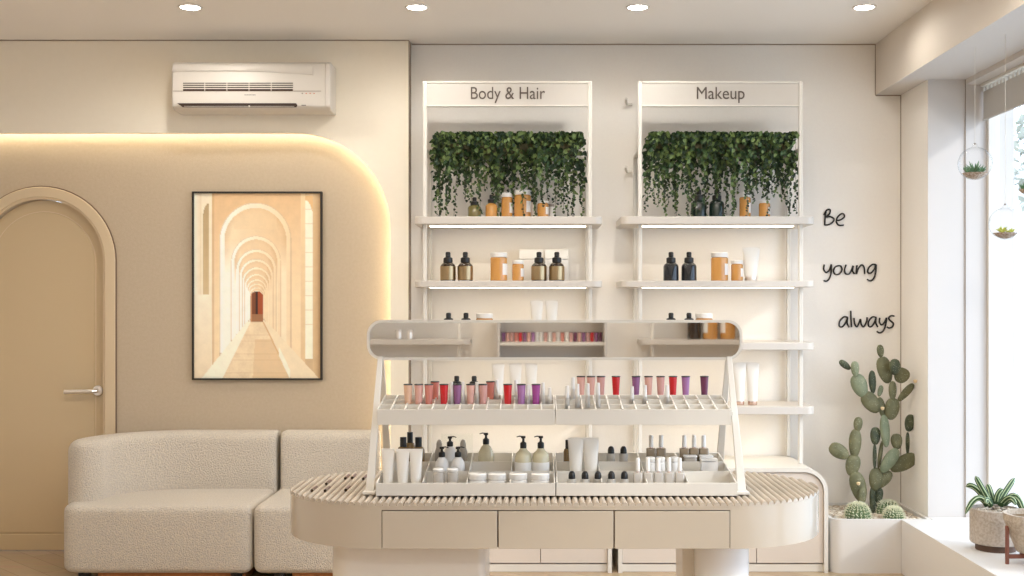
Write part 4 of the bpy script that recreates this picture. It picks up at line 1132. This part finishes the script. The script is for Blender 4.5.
def barrel(px, py_top, w, Y, label):
    R = w / 2 * Y / F; zt = PZ(py_top, Y); z0 = .262; H = zt - z0
    r = empty('barrel_cactus', (PX(px, Y), Y, z0)); n = 120; rs = []; nr = 20
    H = max(H, R * .9)
    for k in range(10):
        a = pi / 2 * k / 9 * .99 + .0; zz = H * (sin(a) ** .9); rr = R * (cos(a) ** .7)
        rs.append([(rr * (1 + .07 * abs(cos(nr / 2 * 2 * pi * i / n)) - .05) * cos(2 * pi * i / n), rr * (1 + .07 * abs(cos(nr / 2 * 2 * pi * i / n)) - .05) * sin(2 * pi * i / n), zz) for i in range(n)])
    MB().rings(rs).build('body', BARREL, r, angle=60)
    sp_ = MB(); rnd = random.Random(int(px))
    for j in range(nr):
        th = 2 * pi * j / nr
        for k in range(9):
            a = pi / 2 * (k + .5) / 9.3; zz = H * sin(a) ** .9; rr = R * cos(a) ** .7 * 1.02
            p0 = Vector((rr * cos(th), rr * sin(th), zz)); nrm = Vector((cos(th) * cos(a), sin(th) * cos(a), sin(a)))
            for q in range(4):
                d_ = (nrm + Vector((rnd.uniform(-.9, .9), rnd.uniform(-.9, .9), rnd.uniform(-.7, .7)))).normalized()
                sp_.tube([p0, p0 + d_ * .014], .0016, 3, r1=.0006)
    sp_.build('spines', SPINE, r)
    tag(r, label, 'cactus', 'round barrel cacti in the planter')
barrel(857.8, 503.5, 25, 6.33, 'round ribbed barrel cactus at the front of the planter, nearer the cabinet')
barrel(893.5, 507.5, 20, 6.33, 'small ribbed barrel cactus at the front of the planter, nearer the pillar')
barrel(887.5, 501, 25, 6.50, 'round barrel cactus behind the small one in the planter')

# ------------------------------------------------------------------ wall lettering
def smooth(pts, n=5):
    out = []
    for i in range(len(pts) - 1):
        p0 = pts[max(i - 1, 0)]; p1 = pts[i]; p2 = pts[i + 1]; p3 = pts[min(i + 2, len(pts) - 1)]
        for k in range(n):
            t = k / n
            out.append(tuple(.5 * ((2 * p1[j]) + (-p0[j] + p2[j]) * t + (2 * p0[j] - 5 * p1[j] + 4 * p2[j] - p3[j]) * t * t + (-p0[j] + 3 * p1[j] - 3 * p2[j] + p3[j]) * t ** 3) for j in (0, 1)))
    out.append(pts[-1]); return out
def word(strokes, label):
    Y = YW - .006
    allp = [p for s in strokes for p in s]
    cx = sum(p[0] for p in allp) / len(allp); cy = sum(p[1] for p in allp) / len(allp)
    X0, Z0 = PX(815 + cx / 4.11, Y), PZ(200 + cy / 4.11, Y)
    mb = MB()
    for s in strokes:
        pts = [(PX(815 + u / 4.11, Y) - X0, 0, PZ(200 + v / 4.11, Y) - Z0) for u, v in smooth(s)]
        mb.tube(pts, .0050, 6)
    o = mb.build('wall_lettering', LETTER, loc=(X0, Y, Z0), angle=60)
    tag(o, label, 'lettering', 'handwritten black words on the wall')
word([[(45, 48), (41, 75), (40, 104)], [(36, 62), (48, 42), (62, 40), (60, 56), (46, 70), (62, 68), (78, 78), (72, 92), (56, 101), (40, 103)],
      [(88, 84), (104, 82), (120, 70), (118, 58), (106, 58), (92, 72), (88, 90), (98, 103), (118, 103)]], 'black handwritten word Be on the wall, top of three words')
word([[(38, 265), (36, 285), (46, 298), (60, 286), (67, 265), (66, 300), (58, 324), (46, 334), (36, 331)],
      [(96, 270), (82, 276), (76, 294), (86, 306), (102, 302), (111, 286), (106, 272), (96, 270)],
      [(128, 266), (121, 288), (128, 304), (144, 300), (157, 270), (154, 290), (162, 304)],
      [(172, 268), (170, 304), (178, 282), (192, 267), (202, 278), (204, 304)],
      [(251, 266), (236, 265), (220, 280), (217, 298), (230, 300), (244, 284), (251, 266), (249, 300), (241, 322), (228, 332), (214, 326)]], 'black handwritten word young on the wall, middle of three words')
word([[(134, 482), (118, 481), (102, 498), (100, 518), (112, 521), (126, 504), (134, 482), (132, 505), (140, 523)],
      [(147, 455), (148, 490), (150, 522)],
      [(160, 485), (163, 508), (172, 521), (182, 502), (187, 490), (190, 510), (200, 521), (212, 500), (214, 482)],
      [(250, 482), (236, 481), (221, 498), (221, 518), (232, 520), (245, 502), (251, 482), (250, 505), (258, 522)],
      [(266, 484), (265, 502), (274, 513), (286, 502), (294, 484), (290, 515), (280, 538), (266, 546), (254, 540)],
      [(326, 477), (312, 476), (303, 486), (311, 497), (322, 507), (318, 521), (304, 526), (296, 521)]], 'black handwritten word always on the wall, lowest of three words')

# ------------------------------------------------------------------ hanging globes
def globe(px, py, rpx, Y, succ, label):
    R = rpx * Y / F; x, z = PX(px, Y), PZ(py, Y)
    r = empty('hanging_terrarium', (x, Y, z))
    n = 28; prof = []
    for k in range(15):
        a = -pi / 2 + (pi * .93) * k / 14; prof.append((max(R * cos(a), .0005), R * sin(a)))
    prof += [(R * .16, R * 1.02), (R * .12, R * 1.16), (R * .05, R * 1.2)]
    gl_ = MB(); gl_.lathe(prof, n); gl_.build('glass_globe', GLOBEM, r, angle=80)
    MB().tube([(0, 0, R * 1.16), (0, 0, 2.688 - z)], .0012, 5).build('cord', WHITEP, r)
    MB().lathe([(0, R * 1.14), (R * .07, R * 1.15), (R * .07, R * 1.24), (0, R * 1.25)], 8).build('cord_knot', GREYC, r)
    cap = [(0, -R * .97)] + [(R * .95 * cos(radians(-90 + 52 * k / 6)), R * .95 * sin(radians(-90 + 52 * k / 6))) for k in range(1, 7)] + [(0, -R * .54)]
    MB().lathe(cap, 20).build('soil', mat('terrarium gravel', (0.30, 0.20, 0.13), 0.9, bump=(150, .8, .01), mottle=(120, (0.55, 0.45, 0.36), .4, .6)), r, angle=80)
    rnd = random.Random(int(px)); lf = MB()
    for (ox, s) in succ:
        for k in range(16):
            th = rnd.uniform(0, 2 * pi); el = rnd.uniform(.15, 1.3); L = s * R * rnd.uniform(.7, 1.1)
            d_ = Vector((cos(th) * cos(el), sin(th) * cos(el), sin(el)))
            p0 = Vector((ox * R, 0, -R * .56)); lf.tube([p0, p0 + d_ * L * .5, p0 + d_ * L], R * .085, 6, r1=R * .012)
    lf.build('succulent', SUCCY if 'yellow' in label else SUCCG, r, angle=60)
    tag(r, label, 'terrarium', 'glass globes hanging by the window')
globe(975, 163.5, 16.5, 5.5, [(-.45, .45), (.0, .75), (.35, .5)], 'hanging glass globe with a green succulent in front of the pillar edge')
globe(1005.3, 223.5, 16, 5.25, [(-.2, .45), (.35, .35)], 'hanging glass globe with a yellow green succulent, the lowest one')
globe(1031, 180, 16, 5.1, [(-.5, .4), (.0, .5)], 'hanging glass globe cut by the edge of the photo')

# ------------------------------------------------------------------ pots on the ledge
def pot1():
    Y = 5.47; x = PX(995.5, Y); s = Y / F; R = 24.5 * s; H = .197
    r = empty('potted_succulent', (x, Y, .292))
    MB().lathe([(0, 0), (R * .78, 0), (R * .78, .034), (0, .034)], 32).build('base_ring', DARKW, r)
    MB().lathe([(0, .033), (R * .95, .033), (R, .040), (R, H - .003), (R - .003, H), (R - .012, H), (R - .014, H - .03), (0, H - .03)], 40).build('pot', CONCRETE, r)
    MB().lathe([(0, H - .031), (R - .0145, H - .031), (R - .0145, H - .018), (0, H - .014)], 24).build('soil', SOIL, r)
    pebbles('gravel', 0, 0, H - .012, lambda q: ((lambda a, b: (a * cos(b), a * sin(b)))((R - .02) * sqrt(q.random()), q.uniform(0, 6.28))), 110, .005, .009, 3, r)
    leaves = [ # tip px,py relative ; arc defined by base->mid->tip (px), width px
     ((990, 503), (978, 484), (972.5, 475)), ((988, 503), (976, 488), (967.5, 487.5)), ((986, 505), (974, 497), (961, 512)), ((989, 505), (982, 498), (979, 501)),
     ((994, 503), (993, 492), (991.5, 486)), ((1000, 503), (1008, 491), (1018, 479)), ((1001, 504), (1010, 494), (1016.5, 511)), ((1004, 504), (1014, 499), (1021, 511)),
     ((998, 505), (1004, 496), (1008, 502)), ((996, 504), (998, 494), (1003, 489)), ((1004, 503), (1016, 498), (1026, 503)), ((992, 506), (986, 494), (984, 489))]
    for i, (a, b_, c) in enumerate(leaves):
        dy = [-.02, .01, -.03, -.05, .03, .02, -.05, -.01, -.05, .0, .03, .02][i]
        def W(p, k): return Vector(((p[0] - 995.5) * s, dy * k, PZ(p[1], Y) - .292))
        A, B, C = W(a, .5), W(b_, 1.2), W(c, 1.8)
        pts = [A * (1 - t) ** 2 + B * 2 * t * (1 - t) + C * t * t for t in [k / 9 for k in range(10)]] if i in (0, 5) else None
        if pts is None:
            pts = []
            for k in range(10):
                t = k / 9; pts.append(A * (1 - t) * (1 - 2 * t) + B * 4 * t * (1 - t) + C * t * (2 * t - 1))
        mb = MB(); rs = []
        for k, p in enumerate(pts):
            t = k / 9; d_ = (pts[min(k + 1, 9)] - pts[max(k - 1, 0)]).normalized()
            wd = .0145 * (1 - .15 * abs(t - .35)) * (1 if t < .75 else sqrt(max(.03, 1 - ((t - .75) / .25) ** 2)))
            side = d_.cross(Vector((0, -1, 0)));
            if side.length < .1: side = Vector((1, 0, 0))
            side.normalize(); nrm = side.cross(d_)
            rs.append([tuple(p + side * wd * cos(q) + nrm * wd * .55 * sin(q)) for q in [2 * pi * j / 18 for j in range(18)]])
        mb.rings(rs)
        for q_ in range(9 * 18): mb.m[q_] = 1 if (q_ % 18) % 3 == 0 and q_ // 18 > 0 else 0
        lfo = mb.build('leaf', [SUCC, PALEST], r, angle=70)
    tag(r, 'striped succulent in a round concrete pot on the window ledge', 'potted plant')
pot1()
def pot2():
    Y = 5.16; x = 2.068 + .166; r = empty('planter_on_stand', (x, Y, .292)); R = .130
    zt = PZ(513.5, Y - .0) - .292
    MB().lathe([(0, .055), (.072, .055), (.078, .062), (R - .004, zt - .035), (R, zt - .030), (R, zt), (R - .016, zt), (R - .020, zt - .03), (0, zt - .03)], 36).build('pot', TERRAZ, r)
    MB().lathe([(0, zt - .031), (R - .021, zt - .031), (R - .021, zt - .022), (0, zt - .018)], 24).build('soil', mat('bark mulch', (0.18, 0.11, 0.05), 0.95, bump=(50, 1, .02)), r)
    for k in range(4):
        a = pi / 4 + pi / 2 * k + pi / 4
        lx, ly = (.120) * cos(a), (.120) * sin(a)
        MB().box(lx - .007, lx + .007, ly - .007, ly + .007, 0, zt - .055).build('stand_leg', REDW, r, bevel=.001)
    MB().box(-.113, .113, -.008, .008, .026, .044).build('stand_bar', REDW, r, bevel=.001); MB().box(-.008, .008, -.113, .113, .026, .044).build('stand_bar', REDW, r, bevel=.001)
    MB().lathe([(0, .043), (.06, .043), (.06, .055), (0, .055)], 20).build('stand_disc', REDW, r)
    tag(r, 'tapered sand-coloured bowl planter on a red brown wooden stand', 'planter')
pot2()

# ------------------------------------------------------------------ lights
def ringmesh():
    m = MB(); n = 28; pr = [(.050, 0), (.050, -.004), (.060, -.004), (.062, -.001), (.062, 0), (.050, 0)]
    return m.rings([[(r * cos(2 * pi * i / n), r * sin(2 * pi * i / n), z) for i in range(n)] for r, z in pr], cap0=False, cap1=False)
def downlight(x, y, label, power):
    r = empty('ceiling_downlight', (x, y, HC))
    ringmesh().build('trim_ring', WHITEP, r)
    MB().lathe([(0, -.0035), (.050, -.0035), (.050, -.001), (0, -.001)], 28).build('lens', LAMP, r)
    L = bpy.data.lights.new('lamp', 'SPOT'); L.energy = power; L.color = (1, .95, .88); L.spot_size = radians(179); L.spot_blend = .6; L.shadow_soft_size = .05
    o = bpy.data.objects.new('lamp', L); COL.objects.link(o); o.parent = r; o.location = (0, 0, -.012)
    tag(r, label, 'ceiling light', 'recessed downlights')
xs_ = (-1.78, -.613, .523, 1.69)
nm = ('above the air conditioner', 'above the Body & Hair sign', 'above the Makeup sign', 'beside the ceiling beam')
for x, w_ in zip(xs_, nm): downlight(x, 5.92, 'small round recessed ceiling light ' + w_, 20 if x < 1 else 6)
k = 0
for y in (4.3, 2.6, .9, -.8):  # unseen rows continuing the downlights, added to light the room
    for x in xs_:
        if abs(y - 4.3) < .1 or True:
            L = bpy.data.lights.new('lamp', 'SPOT')
    for x, w_ in zip(xs_, ('nearest the door side', 'second across', 'third across', 'nearest the window')):
        downlight(x, y, 'unseen round ceiling light %.1f metres before the shop wall, %s' % (YW - y, w_), (40 if x < 1 else 24) if y > 4 else (11 if y > 0 else 40))

# sun + sky
sun = bpy.data.lights.new('sun', 'SUN'); sun.energy = 1.1; sun.angle = radians(6); sun.color = (1, .95, .88)
so = bpy.data.objects.new('sun', sun); COL.objects.link(so)
dv = Vector((-1, .62, -.69)); so.rotation_euler = dv.to_track_quat('-Z', 'Y').to_euler(); so.location = (6, 2, 5)
w = bpy.data.worlds.new('World'); SC.world = w; w.use_nodes = True
bg = w.node_tree.nodes['Background']; bg.inputs['Color'].default_value = (.78, .97, 1.24, 1); bg.inputs['Strength'].default_value = 2.35
for (y0, y1) in ((3.35, 6.3), (.1, 3.15)):
    A = bpy.data.lights.new('window_portal', 'AREA'); A.shape = 'RECTANGLE'; A.size = 2.3; A.size_y = y1 - y0
    A.cycles.is_portal = True
    ao = bpy.data.objects.new('window_portal', A); COL.objects.link(ao); ao.location = (2.60, (y0 + y1) / 2, 1.47)
    ao.rotation_euler = (0, radians(90), 0)

# ------------------------------------------------------------------ things behind the camera, seen in the mirror
VYr = YB      # rear wall plane
rs_ = YB + .0
def mirX(px, Yv): return (px - VX) * Yv / F
def rear_shelf(x0, x1, postx, label):
    r = empty('rear_shelf', ((x0 + x1) / 2, YB + .02, 0)); cx = (x0 + x1) / 2
    for z in (1.145, .75, 1.62, 2.02):
        MB().prism(rrect(x0 - cx, x1 - cx, 0, .34, (.01, .01, .06, .06), 6), z - .045, z).build('shelf', SHELFM, r, bevel=.003)
    MB().box(postx - cx - .014, postx - cx + .014, .25, .278, 0, 2.3).build('post', WHITEP, r, bevel=.003)
    far = x0 + .1 if postx > (x0 + x1) / 2 else x1 - .1
    MB().box(far - cx - .014, far - cx + .014, .25, .278, 0, 2.3).build('post', WHITEP, r, bevel=.003)
    tag(r, label, 'shelf unit', 'shelves reflected in the mirror')
YV = 8.4 - (YB + .34)
xa = mirX(470, YV)
rear_shelf(-2.3, xa, mirX(459, YV), 'white shelf unit reflected at the sofa end of the long mirror')
xb = mirX(640, YV)
rear_shelf(xb, 2.25, mirX(653, YV), 'white shelf unit reflected at the window end of the long mirror')
YI = 8.4 - (YB + .22)
def putr(e, px, label, cat, group): 
    e.location = (mirX(px, YI), YB + .22, 1.1455); e.rotation_euler = (0, 0, pi); e['label'] = label; e['category'] = cat; e['group'] = group; return e
g = 'products reflected in the mirror'
b1 = dropper(BROWNGL, None, .30, .060); putr(b1, 694, 'brown bottle reflected in the mirror beside the amber jars', 'bottle', g)
j1 = jar(.135, .27); putr(j1, 710, 'amber jar reflected in the mirror next to the brown bottle', 'jar', g)
putr(copy_tree(j1), 727.5, 'amber jar reflected at the window end of the mirror', 'jar', g)
m1 = jar(.062, .085, body_m=CHROME, lid_m=CHROME, label_m=None)
putr(m1, 399, 'small silver jar reflected in the mirror, nearer the door', 'jar', g)
putr(copy_tree(m1), 410, 'small silver jar reflected in the mirror, nearer the stand middle', 'jar', g)
# wall niche display
x0, x1 = mirX(500, YI), mirX(604, YI)
nb = empty('wall_display_case', ((x0 + x1) / 2, YB + .01, 0)); cw = (x1 - x0) / 2
GREYN = mat('grey case lining', (0.62, 0.58, 0.54), 0.5)
q = MB(); q.box(-cw, cw, 0, .02, .90, 1.40); q.box(-cw, cw, .02, .30, 1.36, 1.40); q.box(-cw, cw, .02, .30, .90, .94); q.box(-cw - .02, -cw, 0, .30, .90, 1.40); q.box(cw, cw + .02, 0, .30, .90, 1.40)
q.build('case_body', GREYN, nb, smooth=False)
MB().box(-cw, cw, .06, .26, 1.09, 1.12).build('case_shelf', WHITEP, nb, bevel=.002)
MB().box(-cw + .1, cw - .1, .15, .17, 1.351, 1.359).build('case_light', LEDW, nb, smooth=False)
MB().box(-cw, cw, .26, .263, 1.12, 1.165).build('case_lip', GLASS, nb, smooth=False)
tag(nb, 'lit display case of lip colours reflected in the middle of the mirror', 'display case')
cyc = [PURP, PINK, ROSE, CORAL, RED, PURP, PINK, ORCH, None, None, ROSE, None, PINK, None, CORAL, None, ROSE, PLUM, PINK, PURP, ROSE, RED, PURP, PLUM]
names = {PURP.name: 'purple', PINK.name: 'blush', ROSE.name: 'rose', CORAL.name: 'coral', RED.name: 'red', ORCH.name: 'orchid', PLUM.name: 'plum'}
lpz = {}; cnt = 24
ordn = ['first', 'second', 'third', 'fourth', 'fifth', 'sixth', 'seventh', 'eighth', 'ninth', 'tenth', 'eleventh', 'twelfth', 'thirteenth', 'fourteenth', 'fifteenth', 'sixteenth', 'seventeenth', 'eighteenth', 'nineteenth', 'twentieth', 'twenty-first', 'twenty-second', 'twenty-third', 'last']
for i, m in enumerate(cyc):
    key = m.name if m else 'white'
    if key not in lpz: lpz[key] = lip(m or WPLAST, .085, .019, .014, BLACKM if m else WPLAST); e = lpz[key]
    else: e = copy_tree(lpz[key])
    e.location = (x0 + .03 + (x1 - x0 - .06) * i / (cnt - 1), YB + .17, 1.121)
    e['label'] = '%s lip tube reflected in the mirror middle, %s along from the sofa end' % (names.get(key, 'white'), ordn[i]); e['category'] = 'lip tube'; e['group'] = 'lip tubes reflected in the mirror'

# ------------------------------------------------------------------ camera and view
cam = bpy.data.cameras.new('camera'); co = bpy.data.objects.new('camera', cam); COL.objects.link(co)
co.location = (0, 0, EYE); co.rotation_euler = (radians(90), 0, 0)
cam.sensor_width = 36; cam.lens = F / 1024 * 36
cam.shift_x = -(VX - 512) / 1024; cam.shift_y = (VY - 288) / 1024
cam.clip_start = .05; cam.clip_end = 200
SC.camera = co
vs = SC.view_settings
SC.display_settings.display_device = 'sRGB'
vs.view_transform = 'Standard'; vs.look = 'None'; vs.exposure = 0.50; vs.gamma = 1; vs.use_curve_mapping = False
SC.cycles.use_denoising = True
SC.cycles.max_bounces = 10; SC.cycles.diffuse_bounces = 5; SC.cycles.transparent_max_bounces = 16
SC.cycles.sample_clamp_indirect = 6
SC.cycles.caustics_reflective = False; SC.cycles.caustics_refractive = False
